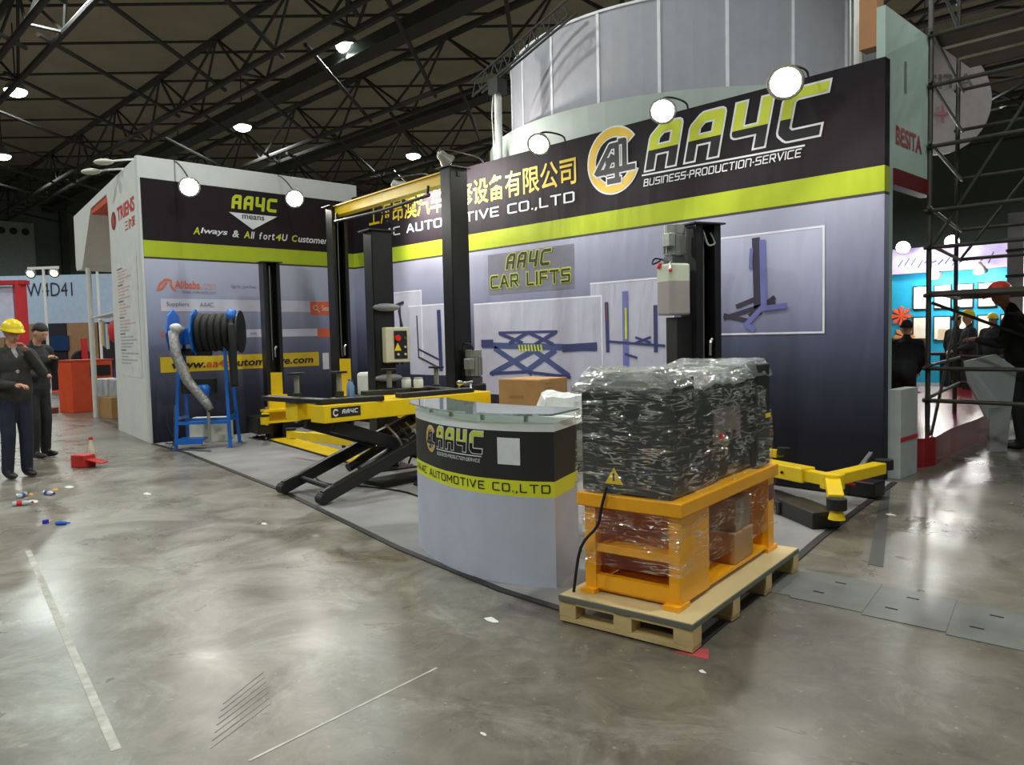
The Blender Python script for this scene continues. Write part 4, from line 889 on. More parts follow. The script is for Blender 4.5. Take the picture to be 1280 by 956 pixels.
G().tube([(-.22, -.2, ZC+.05), (-.30, -.34, ZC+.0), (-.26, -.40, 1.3), (-.12, -.42, .95), (.10, -.42, .66), (.16, -.42, .55)], [.05, .07, .07, .065, .06, .05], 10).build('wrapped_hose', wrap, t, smooth=True)
G().ell((-.27, -.33, ZC+.07), (.08, .08, .06), 12).build('wrapped_elbow', M('white_wrap', (214, 214, 214), .4, var=.15, scale=20), t, smooth=True)
noz = G().lathe([(.05, 0), (.06, .1), (.09, .22), (.06, .26)], (.02, -.2, .62), 14).build('nozzle', blu, t, smooth=True)
G().cyl((.13, -.42, .1), (.13, -.42, .55), .02, n=10).build('nozzle_pipe', chrome, noz); G().cyl((.15, -.40, .52), (.15, -.40, .62), .045, n=12).build('nozzle_collar', blk2, noz)
G().cyl((-.4, -.02, ZC-.26), (.1, -.02, ZC-.28), .05, n=12).build('lower_pipe', blk2, t); G().bx(-.36, .1, .05, .2, .75, .95).build('fan_box', blk2, t)
tag(G().box((.40, -2.84, .177), (.55, .4, .34), .9).build('foam_box', M('foam_white', (206, 204, 190), .8), bevel=.01), 'low white box standing behind the blue hose reel legs', 'box')
tag(G().tube([(.35, -3.35, .02), (.28, -3.42, .3), (.35, -3.44, .55), (.55, -3.40, .58)]+[(.45+.12*math.cos(k), -3.46+.05*math.sin(k), .012+.006*k) for k in range(8)]+[(.9, -3.62, .01), (1.6, -3.35, .016)], .008, 6).build('power_cable', M('cable_grey', (60, 60, 62), .5), smooth=True), 'thin power cable looping up beside the hose reel', 'cable')

# ================================================================== SMALL THINGS AROUND THE LIFTS
jug_m = M('jug_white', (212, 212, 204), .4)
t = thing('oil_jug', 'white plastic oil jug standing behind the yellow platform', 'jug', (3.1, -1.75, 0))
G().bx(2.93, 3.23, -1.92, -1.62, .7, 1.02).build('body', jug_m, t, bevel=.04); G().cyl((3.15, -1.75, 1.02), (3.15, -1.75, 1.08), .04).build('cap', jug_m, t); G().beam((2.98, -1.75, 1.02), (3.08, -1.75, 1.07), .03, .03).build('handle', jug_m, t)
t2 = thing('tool_trolley', 'dark low trolley carrying jug and bottles behind scissor lift', 'trolley', (3.1, -1.8, 0))
G().bx(2.7, 3.55, -2.05, -1.5, .66, .70).build('top', blk2, t2)
for x in (2.73, 3.5):
    for y in (-2.02, -1.55): G().bx(x-.02, x+.02, y-.02, y+.02, .006, .66).build('leg', blk2, t2)
for k, (x, y) in enumerate(((2.80, -1.95), (2.95, -2.0))):
    q = thing('water_bottle', ['clear blue water bottle beside the white jug, left of the pair', 'clear blue water bottle in front of the white jug'][k], 'bottle', (x, y, .70), 0, 'water bottles by the jug')
    G().lathe([(.032, 0), (.035, .01), (.035, .14), (.014, .19), (.014, .205)], (x, y, .70), 12).build('body', M('bottle_blue', (120, 150, 190), .15, spec=.7), q, smooth=True)
    G().cyl((x, y, .905), (x, y, .925), .017, n=10).build('cap', M('cap_blue', (40, 80, 160), .4), q)
for k, (x, y, lb) in enumerate(((5.0, -2.62, 'cream paint jar on the yellow platform, nearest the pad post'), (5.12, -2.55, 'second cream jar on the yellow platform, right of the pad post'))):
    q = thing('cream_jar', lb, 'jar', (x, y, ZP+.05), 0, 'jars on the platform')
    G().lathe([(.05, 0), (.052, .01), (.052, .09), (.04, .10)], (x, y, ZP+.052), 14).build('body', jug_m, q, smooth=True); G().cyl((x, y, ZP+.15), (x, y, ZP+.165), .046, n=14).build('lid', M('lid_grey', (176, 174, 166), .5), q)

card = M('cardboard', (176, 134, 84), .85, var=.1); card2 = M('cardboard_dark', (158, 116, 72), .85, var=.1)
def carton(loc, size, rz, label, ztop_print=True):
    t = thing('cardboard_box', label, 'box', loc, rz); a, b, c = size
    t_ = G().bx(-a/2, a/2, -b/2, b/2, 0, c).build('body', card, t, bevel=.006)
    G().bx(-a/2+.005, -.003, -b/2+.005, b/2-.005, c, c+.004).build('flap', card, t_); G().bx(.003, a/2-.005, -b/2+.005, b/2-.005, c, c+.004).build('flap', card, t_)
    if ztop_print:
        G().bx(-a*.22, a*.15, -b/2-.002, -b/2, c*.4, c*.5).build('print_mark', card2, t_)
        for k in range(3): G().bx(a/2, a/2+.002, -b*.25, -b*.05, c*(.85-.14*k), c*(.89-.14*k)).build('print_mark', card2, t_)
        G().bx(a/2, a/2+.003, -b*.2, b*.2, c*.18, c*.42).build('shipping_label', M('label_paper', (216, 222, 232), .7), t_)
    return t
carton((6.02, -1.72, .68), (.52, .52, .32), .12, 'brown cardboard carton on top of the stack behind the counter')
carton((6.03, -1.75, .006), (.62, .6, .672), .05, 'big brown cardboard carton under the smaller one behind the counter', False)
# plastic covered chair behind the counter
t = thing('covered_chair', 'black chair under crumpled white plastic sheeting behind the counter', 'chair', (8.05, -3.40, 0), .9)
for sx in (-1, 1):
    for sy in (-1, 1): G().beam((sx*.2, sy*.2, .006), (sx*.16, sy*.16, .5), .035, .035).build('leg', blk2, t)
G().bx(-.22, .22, -.22, .22, .5, .56).build('seat', blk2, t)
g = G(); nx = 14
for i in range(nx+1):
    for j in range(nx+1):
        u, v = i/nx*2-1, j/nx*2-1; n_ = noise.noise(Vector((u*2.3, v*2.3, 1.7)))
        z = 1.02+.05*n_-.22*max(0, abs(u)-.7)/.3-.18*max(0, abs(v)-.72)/.28
        g.v.append(Vector((u*.29+.02*noise.noise(Vector((v*4, u, 0))), v*.24, z)))
g.f = [(i*(nx+1)+j, (i+1)*(nx+1)+j, (i+1)*(nx+1)+j+1, i*(nx+1)+j+1) for i in range(nx) for j in range(nx)]
sh = g.build('plastic_sheet', M('sheet_white', (222, 222, 218), .35, var=.08, scale=9, bump=.5, bscale=14), t); sh.modifiers.new('thick', 'SOLIDIFY').thickness = .02
G().bx(-.26, .26, -.21, .21, .56, .80).build('backrest_bundle', M('sheet_grey', (150, 150, 146), .4, var=.3, scale=14, bump=.8, bscale=18), t, bevel=.05)

# ================================================================== RECEPTION COUNTER
cp = [(7.25, -4.20), (7.45, -4.34), (7.72, -4.45), (7.96, -4.52), (8.22, -4.545), (8.41, -4.52), (8.61, -4.46), (8.76, -4.37)]
cv = catmull(cp)
cum = [0]
for a, b in zip(cv, cv[1:]): cum.append(cum[-1]+(b-a).length)
def on_counter(s, z, o):
    s = min(max(s, 0), cum[-1]-1e-4); i = max(k for k in range(len(cum)) if cum[k] <= s); i = min(i, len(cv)-2)
    p = cv[i].lerp(cv[i+1], (s-cum[i])/(cum[i+1]-cum[i])); d = (cv[i+1]-cv[i]).normalized()
    return Vector((p.x+d.y*o, p.y-d.x*o, z))
S0 = (Vector((7.30, -4.26))-Vector((7.25, -4.20))).length     # arc start offset of the measured edge
t = thing('reception_counter', 'curved grey reception counter with black printed band and glass top', 'counter', (8.0, -4.2, 0))
back = [(8.61, -4.0), (8.3, -4.06), (7.95, -4.08), (7.6, -4.0), (7.32, -3.88)]
foot = [(p.x, p.y) for p in cv]+back
def slab(name, z0, z1, mat): return G().prism([(x, y, z0) for x, y in foot], (0, 0, z1-z0)).build(name, mat, t)
grey_c = M('counter_grey', (188, 192, 208), .5, var=.04); lime_c = M('counter_lime', (222, 226, 40), .5, var=.03); blk_c = M('counter_black', (36, 34, 36), .5, var=.05); wht_c = M('counter_white', (226, 230, 226), .5, var=.03)
slab('lower_body', .006, .528, grey_c); slab('lime_band', .528, .62, lime_c); slab('black_band', .62, .905, blk_c); slab('white_top', .905, .955, wht_c)
def offset_poly(d):
    c = Vector((8.0, -4.2)); return [on_counter(s*cum[-1]/30, 0, d) for s in range(31)]
gl = bpy.data.materials.new('counter_glass'); gl.use_nodes = True; MATS['counter_glass'] = gl
nt = gl.node_tree; b = nt.nodes['Principled BSDF']; b.inputs['Base Color'].default_value = (.75, .86, .82, 1); b.inputs['Roughness'].default_value = .04; b.inputs['Transmission Weight'].default_value = .85; b.inputs['IOR'].default_value = 1.45
gp = [on_counter(s*cum[-1]/30, 1.0, .045) for s in range(31)]+[Vector((8.68, -4.05, 1.0)), Vector((8.3, -4.11, 1.0)), Vector((7.9, -4.12, 1.0)), Vector((7.55, -4.05, 1.0)), Vector((7.30, -3.95, 1.0))]
G().prism(gp, (0, 0, .012)).build('glass_top', gl, t)
for s in (.06, .42, .78, 1.12, 1.44):
    p = on_counter(s, .955, -.06); G().cyl(p, p+Vector((0, 0, .045)), .014, n=10).build('standoff', chrome, t)
emblem(on_counter, t, .585, .80, .088, .003)
k = lambda ps: [[(.70+x*.107, .775+y*.105) for x, y in q] for q in ps]
flat('logo_outline', k(font2d('AA4C', LG, .36, .55, .1)), on_counter, silver, t, .003)
flat('logo_letters', k(font2d('AA4C', LG, .25, .55, .1)), on_counter, logo_fill('logo_fill_counter', .82), t, .005)
flat('logo_rule', [[(.68+.06*i, .742), (.68+.06*(i+1), .742), (.68+.06*(i+1), .748), (.68+.06*i, .748)] for i in range(8)], on_counter, silver, t, .003)
flat('lettering', fit(font2d('BUSINESS-PRODUCTION-SERVICE', t=.17, gap=.34, shear=.15), .69, .708, 1.15, .73), on_counter, silver, t, .003)
flat('lettering', fit(font2d('AA4C AUTOMOTIVE CO.,LTD', t=.15, gap=.42), .22, .545, 1.6, .603), on_counter, ink, t, .003)
flat('white_sticker', [[(1.275+.05*i, .71), (1.275+.05*(i+1), .71), (1.275+.05*(i+1), .866), (1.275+.05*i, .866)] for i in range(3)], on_counter, silver, t, .003)

# ================================================================== WRAPPED MACHINE ON A PALLET
PA = math.radians(8)
PC = (9.355, -3.935, 0)
wood = M('pallet_wood', (196, 170, 118), .75, var=.14, scale=5, bump=.15, bscale=50); ply = M('pallet_plywood', (204, 182, 132), .65, var=.10, scale=3)
t = thing('wooden_pallet', 'pale plywood pallet carrying the wrapped orange machine', 'pallet', PC, PA)
G().bx(-.355, .365, -.745, .74, .115, .14).build('plywood_deck', ply, t); G().bx(-.36, .37, -.75, -.745, .112, .136).build('deck_edge', M('deck_edge_grey', (104, 102, 92), .8), t); G().bx(.365, .37, -.745, .74, .112, .136).build('deck_edge', M('deck_edge_grey', (104, 102, 92), .8), t)
for a in (-.31, .005, .32):
    for b in (-.70, -.235, .23, .69): G().bx(a-.05, a+.05, b-.045, b+.045, .03, .115).build('block', wood, t, bevel=.003)
for b in (-.70, -.235, .23, .69): G().bx(-.355, .365, b-.047, b+.047, .0086, .03).build('bottom_board', wood, t)
for b in (-.70, .69): G().bx(-.355, .365, b-.045, b+.045, .098, .115).build('stringer_board', wood, t)

ora_p = M('machine_orange', (244, 168, 18), .38, var=.05, coat=.25)
t = thing('wrapped_machine', 'dark workshop machine on an orange stand wrapped in clear film', 'machine', (PC[0], PC[1], .14), PA)
Z0 = -.14   # heights below are given above the floor
def mb(name, a0, a1, b0, b1, z0, z1, mat, parent=None, bev=0): return G().bx(a0, a1, b0, b1, z0+Z0, z1+Z0).build(name, mat, parent or t, bevel=bev)
mb('stand_top', -.31, .27, -.645, .68, .585, .655, ora_p, bev=.006)
for a0, a1 in ((-.27, -.215), (.19, .25)):
    mb('front_post', a0, a1, -.62, -.57, .165, .585, ora_p)
    f = mb('foot', a0-.015, a1+.01, -.66, -.54, .14, .165, ora_p)
sp = mb('side_panel', .245, .253, -.62, -.30, .165, .585, ora_p); mb('side_panel', -.278, -.27, -.62, -.30, .165, .585, ora_p)
mb('back_panel', -.27, .245, -.305, -.297, .165, .585, ora_p)
mb('shelf', -.215, .19, -.60, -.305, .365, .385, ora_p); mb('shelf_lip', -.215, .19, -.615, -.60, .355, .395, ora_p)
mb('bottom_rail', -.215, .19, -.615, -.575, .165, .235, ora_p); mb('bottom_pan', -.25, .23, -.60, -.305, .15, .175, ora_p)
rl = mb('rear_leg', -.27, .253, .55, .64, .165, .585, ora_p); mb('rear_foot', .16, .26, .53, .69, .14, .165, ora_p)
mb('rating_label', .2535, .256, .555, .635, .45, .54, M('label_mauve', (110, 60, 70), .5), rl)
mb('lower_shelf', -.27, .245, -.295, .55, .165, .18, ora_p); mb('rear_rail', -.27, -.25, -.295, .55, .40, .585, ora_p)
dkm = M('machine_dark', (34, 38, 38), .45, var=.2, scale=7); dkm2 = M('machine_black', (30, 32, 34), .5)
fr = G().prism([(-.29, b, z+Z0) for b, z in ((-.62, .66), (-.62, 1.16), (-.56, 1.22), (-.36, 1.24), (-.34, .66))], (.50, 0, 0)).build('front_cover', dkm, t, bevel=.012)
mn = G().prism([(-.25, b, z+Z0) for b, z in ((-.34, .66), (-.34, 1.12), (-.2, 1.18), (.45, 1.22), (.45, .66))], (.44, 0, 0)).build('main_housing', dkm, t, bevel=.015)
mb('tail_box', -.22, .24, .42, .62, .66, 1.26, dkm2, bev=.01); mb('base_box', -.27, .20, -.58, -.05, .66, .78, dkm2)
mb('instrument_panel', .191, .20, -.1, .26, .86, 1.04, M('panel_taupe', (120, 112, 104), .5)); 
for k in range(3): mb('knob', .2, .215, -.04+.09*k, -.01+.09*k, .88, .91, redb if k == 0 else dkm2)
mb('yellow_tag', .241, .244, .54, .62, .94, .965, M('warn_yellow', (240, 206, 30), .5))
wt = G().prism([(-.15, -.623, .71+Z0), (-.05, -.623, .71+Z0), (-.10, -.623, .79+Z0)], (0, -.004, 0)).build('warning_triangle', M('warn_yellow', (240, 206, 30), .5), t)
G().bx(-.105, -.095, -.629, -.627, .725+Z0, .765+Z0).build('warning_mark', ink, wt)
G().tube([(-.12, -.66, .70+Z0), (-.14, -.68, .6+Z0), (-.17, -.675, .5+Z0), (-.26, -.69, .38+Z0), (-.30, -.70, .15+Z0)], .008, 6).build('power_cord', rub, t)
# cling film
def film_mat(name, base, streak, ang, tint=(1, 1, 1)):
    mt = bpy.data.materials.new(name); mt.use_nodes = True; MATS[name] = mt
    nt = mt.node_tree; L = nt.links.new; nt.nodes.remove(nt.nodes['Principled BSDF'])
    out_ = nt.nodes['Material Output']; tc = nt.nodes.new('ShaderNodeTexCoord')
    def nz(rot, sc, scale, det=4):
        mp = nt.nodes.new('ShaderNodeMapping'); mp.inputs['Rotation'].default_value = rot; mp.inputs['Scale'].default_value = sc
        n = nt.nodes.new('ShaderNodeTexNoise'); n.inputs['Scale'].default_value = scale; n.inputs['Detail'].default_value = det; n.inputs['Distortion'].default_value = .6
        L(tc.outputs['Object'], mp.inputs[0]); L(mp.outputs[0], n.inputs['Vector']); return n.outputs['Fac']
    s1 = nz((.55, .6, 0), (1, 1.1, 8), 3.5, 3); s2 = nz((-.4, -.55, .2), (1.3, 1, 6), 4.5, 3)
    def ridge(v, wd):
        a_ = nt.nodes.new('ShaderNodeMath'); a_.operation = 'SUBTRACT'; L(v, a_.inputs[0]); a_.inputs[1].default_value = .5
        b_ = nt.nodes.new('ShaderNodeMath'); b_.operation = 'ABSOLUTE'; L(a_.outputs[0], b_.inputs[0])
        c_ = nt.nodes.new('ShaderNodeMapRange'); L(b_.outputs[0], c_.inputs['Value']); c_.inputs['From Max'].default_value = wd; c_.inputs['To Min'].default_value = 1; c_.inputs['To Max'].default_value = 0; return c_.outputs[0]
    pt_ = nz((0, 0, 0), (1, 1, 1), 9, 2)                                    # creases, with white highlights drawn into the opacity, come in patches
    r1, r2 = ridge(s1, .035), ridge(s2, .03)
    mx0 = nt.nodes.new('ShaderNodeMath'); mx0.operation = 'MAXIMUM'; L(r1, mx0.inputs[0]); L(r2, mx0.inputs[1])
    pr_ = nt.nodes.new('ShaderNodeMapRange'); L(pt_, pr_.inputs['Value']); pr_.inputs['From Min'].default_value = .38; pr_.inputs['From Max'].default_value = .62
    mx = nt.nodes.new('ShaderNodeMath'); mx.operation = 'MULTIPLY'; L(mx0.outputs[0], mx.inputs[0]); L(pr_.outputs[0], mx.inputs[1])
    r = nt.nodes.new('ShaderNodeMapRange'); L(mx.outputs[0], r.inputs['Value']); r.inputs['From Min'].default_value = .0; r.inputs['From Max'].default_value = .8; r.inputs['To Min'].default_value = base; r.inputs['To Max'].default_value = streak
    bp = nt.nodes.new('ShaderNodeBump'); bp.inputs['Strength'].default_value = .6; bp.inputs['Distance'].default_value = .03; L(mx.outputs[0], bp.inputs['Height'])
    gl_ = nt.nodes.new('ShaderNodeBsdfGlossy'); gl_.inputs['Roughness'].default_value = .10; gl_.inputs['Color'].default_value = (*tint, 1); L(bp.outputs[0], gl_.inputs['Normal'])
    df = nt.nodes.new('ShaderNodeBsdfDiffuse'); df.inputs['Color'].default_value = (.85*tint[0], .87*tint[1], .86*tint[2], 1); L(bp.outputs[0], df.inputs['Normal'])
    m1 = nt.nodes.new('ShaderNodeMixShader'); m1.inputs[0].default_value = .30; L(gl_.outputs[0], m1.inputs[1]); L(df.outputs[0], m1.inputs[2])
    tr = nt.nodes.new('ShaderNodeBsdfTransparent'); m2 = nt.nodes.new('ShaderNodeMixShader')
    L(r.outputs[0], m2.inputs[0]); L(tr.outputs[0], m2.inputs[1]); L(m1.outputs[0], m2.inputs[2]); L(m2.outputs[0], out_.inputs['Surface'])
    return mt
def shell(a0, a1, b0, b1, z0, z1, shape, n=22, top=True):
    """rounded box skin pushed in and out by folds"""
    g = G(); ca, cb, cz = (a0+a1)/2, (b0+b1)/2, (z0+z1)/2
    def put(u, v, w_):
        p = Vector((ca+u*(a1-a0)/2, cb+v*(b1-b0)/2, cz+w_*(z1-z0)/2)); return shape(p, u, v, w_)
    for ax, sg in ((0, -1), (0, 1), (1, -1), (1, 1), (2, 1)):
        if ax == 2 and not top: continue
        k0 = len(g.v); m_ = n
        for i in range(m_+1):
            for j in range(m_+1):
                s, q = i/m_*2-1, j/m_*2-1; c = [0, 0, 0]; c[ax] = sg; c[(ax+1) % 3] = s; c[(ax+2) % 3] = q
                g.v.append(put(*c))
        g.f += [(k0+i*(m_+1)+j, k0+(i+1)*(m_+1)+j, k0+(i+1)*(m_+1)+j+1, k0+i*(m_+1)+j+1) for i in range(m_) for j in range(m_)]
    return g
def cover_shape(p, u, v, w_):
    q = p.copy(); n1 = noise.noise(Vector((p.x*5, p.y*5, p.z*5)))*.022+noise.noise(Vector((p.x*14, p.y*14, p.z*14)))*.008
    if w_ > .35:                                                         # upper edges draw in
        k = (w_-.35)/.65; q.x -= u*.045*k*k; q.y -= v*.02*k*k
    if w_ > .2:                                                          # valley between front hood and long housing
        dv = abs(p.y+.34); q.z -= .07*max(0, 1-dv/.13)*max(0, w_); q.x -= u*.02*max(0, 1-dv/.1)
    if p.y > -.3 and w_ > 0: q.z -= .05*w_*max(0, 1-abs(p.y-.05)/.45)
    if p.y < -.5 and w_ > .5: q.z -= .04*(-.5-p.y)/.15*(.6-u*.5)
    q += Vector((u, v, w_))*n1
    return q
def film_part(name, g, mat):
    o = g.build(name, mat, t, smooth=True); return o
film_part('cling_film', shell(-.32, .245, -.655, .65, .655+Z0, 1.285+Z0, cover_shape), film_mat('cling_film', .07, .75, .55))
def top_shape(p, u, v, w_):
    q = cover_shape(p, u, v, w_); q += Vector((u, v, .5))*.008
    if w_ < .99: q.z -= .02*noise.noise(Vector((p.x*9, p.y*9, 4)))
    return q
film_part('gathered_film', shell(-.32, .245, -.655, .65, 1.19+Z0, 1.285+Z0, lambda p, u, v, w_: top_shape(p, u, v, .72+.28*w_), 22), film_mat('gathered_film', .40, .95, .5))
def skirt_shape(p, u, v, w_):
    n1 = noise.noise(Vector((p.x*6, p.y*6, p.z*4+3)))*.02; q = p+Vector((u, v, 0))*(n1-.02*(1-w_*w_)); return q
film_part('cling_film', shell(-.30, .275, -.655, .665, .30+Z0, .585+Z0, skirt_shape, 18, False), film_mat('cling_film_low', .06, .6, .35, (1, .98, .94)))
ct = thing('cardboard_box', 'brown carton packed inside the orange machine stand', 'box', (PC[0]-.04*math.cos(PA)+.0, PC[1]+.2, .18), PA)
G().bx(-.05, .25, -.13, .14, .0, .17).build('body', card, ct, bevel=.004); G().bx(-.05, .25, -.004, .006, .17, .172).build('tape', M('brown_tape', (150, 100, 50), .4), ct)
ct = thing('cardboard_box', 'grey taped parcel on the carton inside the orange stand', 'box', (PC[0]-.05, PC[1]+.22, .353), PA+.05)
G().bx(-.04, .24, -.12, .13, 0, .17).build('body', M('parcel_grey', (140, 120, 98), .5, var=.15), ct, bevel=.004); G().bx(-.04, .24, -.01, .02, .17, .172).build('tape', M('brown_tape', (150, 100, 50), .4), ct)

# ================================================================== PEOPLE
SKIN = M('skin', (196, 146, 118), .5); HAIR = M('hair_black', (22, 19, 18), .6, bump=.4, bscale=120)
def person(name, label, loc, rz, cloth_top, cloth_leg, shoe, elbows, wrists, H=1.75, head_pitch=0, lean=0, hat=None, hair=True, voxel=.013, legs=((.0, .10), (.0, -.10)), coat=.86, inner=None, hand_dirs=None, crouch=0):
    t = thing(name, label, 'person', loc, rz, local=True); LOCAL.add(t.name); k = H/1.75
    pr = []   # (material index, kind, data)
    cap = lambda m_, a, b, ra, rb: pr.append((m_, 'c', Vector(a), Vector(b), ra, rb)); ell = lambda m_, c, r: pr.append((m_, 'e', Vector(c), Vector(r)))
    ln = lambda z: lean*max(0, z-.9)
    for i, (fx, fy) in enumerate(legs):
        s = 1 if i == 0 else -1
        hip = (-.0, s*.085, .92-crouch); kn = (fx*.5+.03+crouch*.5, (s*.085+fy)/2, .50-crouch*.45); an = (fx-.02, fy, .09)
        cap(1, hip, kn, .10, .075); cap(1, kn, an, .075, .062); ell(3, (fx+.05, fy, .045), (.135, .05, .042)); ell(3, (fx-.02, fy, .07), (.06, .05, .05))
    ell(1, (0, 0, .93-crouch), (.115, .165, .12))
    ell(0, (ln(1.08), 0, 1.08-crouch), (.15, .20, .24)); ell(0, (ln(1.28)-.005, 0, 1.28-crouch), (.145, .205, .18)); ell(0, (0.0, 0, coat+.14-crouch), (.155, .20, .18))
    cap(0, (ln(1.4)-.01, -.16, 1.41-crouch), (ln(1.4)-.01, .16, 1.41-crouch), .072, .072); cap(0, (ln(1.42)-.02, 0, 1.42-crouch), (ln(1.5)-.01, 0, 1.49-crouch), .085, .066)
    for i in (0, 1):
        s = 1 if i == 0 else -1; sh = Vector((ln(1.4)-.01, s*.195, 1.40-crouch)); e = Vector(elbows[i]); w_ = Vector(wrists[i])
        cap(0, sh, e, .070, .060); cap(0, e, w_, .060, .045); cap(2, w_, w_+(w_-e).normalized()*.03, .028, .026)
    nk = Vector((ln(1.5), 0, 1.47-crouch)); R_ = Matrix.Rotation(head_pitch, 3, 'Y'); hd = lambda x, y, z: nk+R_ @ Vector((x, y, z))
    cap(2, nk, hd(.02, 0, .1), .055, .052)
    ell(2, hd(.02, 0, .185), (.092, .075, .105)); ell(2, hd(.045, 0, .125), (.062, .055, .055)); ell(2, hd(.112, 0, .165), (.018, .014, .022)); ell(2, hd(.075, 0, .205), (.04, .055, .02))
    for s in (-1, 1): ell(2, hd(.01, s*.077, .17), (.02, .012, .03))
    if inner: ell(4, (ln(1.25)+.085, 0, 1.22-crouch), (.05, .035, .26))
    g = G()
    for p in pr:
        if p[1] == 'e': g.ell(p[2], p[3], 14)
        else:
            a, b, ra, rb = p[2:]; d = (b-a).normalized()
            g.tube([a-d*ra, a-d*ra*.87, a-d*ra*.5, a, b, b+d*rb*.5, b+d*rb*.87, b+d*rb], [ra*.05, ra*.5, ra*.87, ra, rb, rb*.87, rb*.5, rb*.05], 12)
    me = bpy.data.meshes.new('p'); me.from_pydata([tuple(v) for v in g.v], [], g.f); me.update(); ob = bpy.data.objects.new('p', me); COL.objects.link(ob)
    md = ob.modifiers.new('r', 'REMESH'); md.mode = 'VOXEL'; md.voxel_size = voxel
    sm = ob.modifiers.new('s', 'SMOOTH'); sm.factor = .5; sm.iterations = 4
    dg = bpy.context.evaluated_depsgraph_get(); dg.update()
    rm = bpy.data.meshes.new_from_object(ob.evaluated_get(dg)); bpy.data.objects.remove(ob); bpy.data.meshes.remove(me)
    vs = [v.co.copy() for v in rm.vertices]; fs = [tuple(p.vertices) for p in rm.polygons]; mi = []
    for p in rm.polygons:
        c = p.center; best = (9, 0)
        for q in pr:
            if q[1] == 'e':
                d = c-q[2]; d = (math.sqrt((d.x/q[3].x)**2+(d.y/q[3].y)**2+(d.z/q[3].z)**2)-1)*min(q[3])
            else:
                a, b, ra, rb = q[2:]; ab = b-a; u = min(max((c-a).dot(ab)/ab.length_squared, 0), 1); d = (c-a-ab*u).length-(ra+(rb-ra)*u)
            if d < best[0]: best = (d, q[0])
        mi.append(best[1])
    bpy.data.meshes.remove(rm)
    # hands: palm, four fingers and a thumb; face details
    h = G()
    for i in (0, 1):
        s = 1 if i == 0 else -1; e, w_ = Vector(elbows[i]), Vector(wrists[i]); d = Vector(hand_dirs[i]).normalized() if hand_dirs else (w_-e).normalized()
        side = d.cross(Vector((0, 0, 1))); side = side.normalized() if side.length > .1 else Vector((0, s, 0)); nn = side.cross(d)
        pc = w_+d*.065
        h.ell(pc, (.045, .04, .022), 10, Matrix((d, side, nn)).transposed())
        for f in range(4):
            o0 = pc+d*.03+side*(-.027+.018*f); l = (.062, .072, .068, .052)[f]
            h.tube([o0, o0+d*l*.5-nn*.006, o0+d*l*.8-nn*.025, o0+d*l*.85-nn*.045], [.0095, .009, .008, .006], 6)
        o0 = pc-d*.02+side*(-.035*s); h.tube([o0, o0+d*.03-side*.018*s-nn*.01, o0+d*.055-side*.012*s-nn*.02], [.011, .010, .007], 6)
    k0 = len(vs); vs += h.v; fs += [tuple(i+k0 for i in f) for f in h.f]; mi += [2]*len(h.f)
    fc = G()
    for s in (-1, 1): fc.ell(hd(.098, s*.03, .185), (.008, .011, .005), 8)
    k0 = len(vs); vs += fc.v; fs += [tuple(i+k0 for i in f) for f in fc.f]; mi += [5]*len(fc.f)
    mo = G().tube([hd(.103, -.02, .118), hd(.108, 0, .118), hd(.103, .02, .118)], .006, 5); k0 = len(vs); vs += mo.v; fs += [tuple(i+k0 for i in f) for f in mo.f]; mi += [6]*len(mo.f)
    me = bpy.data.meshes.new('body'); me.from_pydata([tuple(v*k) for v in vs], [], fs); me.update()
    for m_ in (cloth_top, cloth_leg, SKIN, shoe, inner or SKIN, HAIR, M('lips', (150, 84, 74), .5)): me.materials.append(m_)
    for p, i in zip(me.polygons, mi): p.material_index = i
    me.shade_smooth()
    b = bpy.data.objects.new('body', me); COL.objects.link(b); b.parent = t
    def capmesh(nm, mat, r, z0, c, brim=False):
        g = G(); n = 16
        prof = [(math.cos(a) if a > 0 else 1.0, math.sin(a)) for a in [i*PI/2/6 for i in range(-2 if not brim else 0, 7)]]
        g.v = [hd(c[0]+r[0]*pr_*math.cos(2*PI*j/n)-(.02 if not brim and zz_ < 0 else 0)*(math.cos(2*PI*j/n) > 0)*4, c[1]+r[1]*pr_*math.sin(2*PI*j/n), c[2]+r[2]*zz_*(1 if zz_ > 0 else (1 if math.cos(2*PI*j/n) < .3 else .0)))*k for pr_, zz_ in prof for j in range(n)]
        m2 = len(prof); g.f = [(i*n+j, i*n+(j+1) % n, (i+1)*n+(j+1) % n, (i+1)*n+j) for i in range(m2-1) for j in range(n)]
        if brim:
            k1 = len(g.v)
            for j in range(n):
                a = 2*PI*j/n; f = 1.14+.22*max(0, math.cos(a)); g.v.append(hd(c[0]+r[0]*f*math.cos(a), c[1]+r[1]*1.12*math.sin(a), c[2]-.012)*k)
            g.f += [(j, k1+j, k1+(j+1) % n, (j+1) % n) for j in range(n)]
        o = g.build(nm, mat, t, smooth=True); o.modifiers.new('thick', 'SOLIDIFY').thickness = .008*k
    if hair: capmesh('hair', HAIR, (.096, .083, .086), 0, (.002, 0, .222))
    if hat: capmesh('safety_helmet', hat, (.125, .108, .115), 0, (.02, 0, .222), True)
    return t
coatm = M('coat_dark', (38, 38, 42), .8, var=.2, scale=8, bump=.3, bscale=30); jeans = M('jeans_navy', (30, 34, 50), .85, var=.2, scale=10); shoe_m = M('shoe_black', (30, 26, 24), .45); plaid = M('jacket_charcoal', (52, 50, 50), .85, var=.25, scale=14)
hat_y = M('helmet_yellow', (240, 208, 10), .35); hat_o = M('helmet_orange', (210, 62, 40), .4); trou = M('trouser_black', (24, 23, 26), .8)
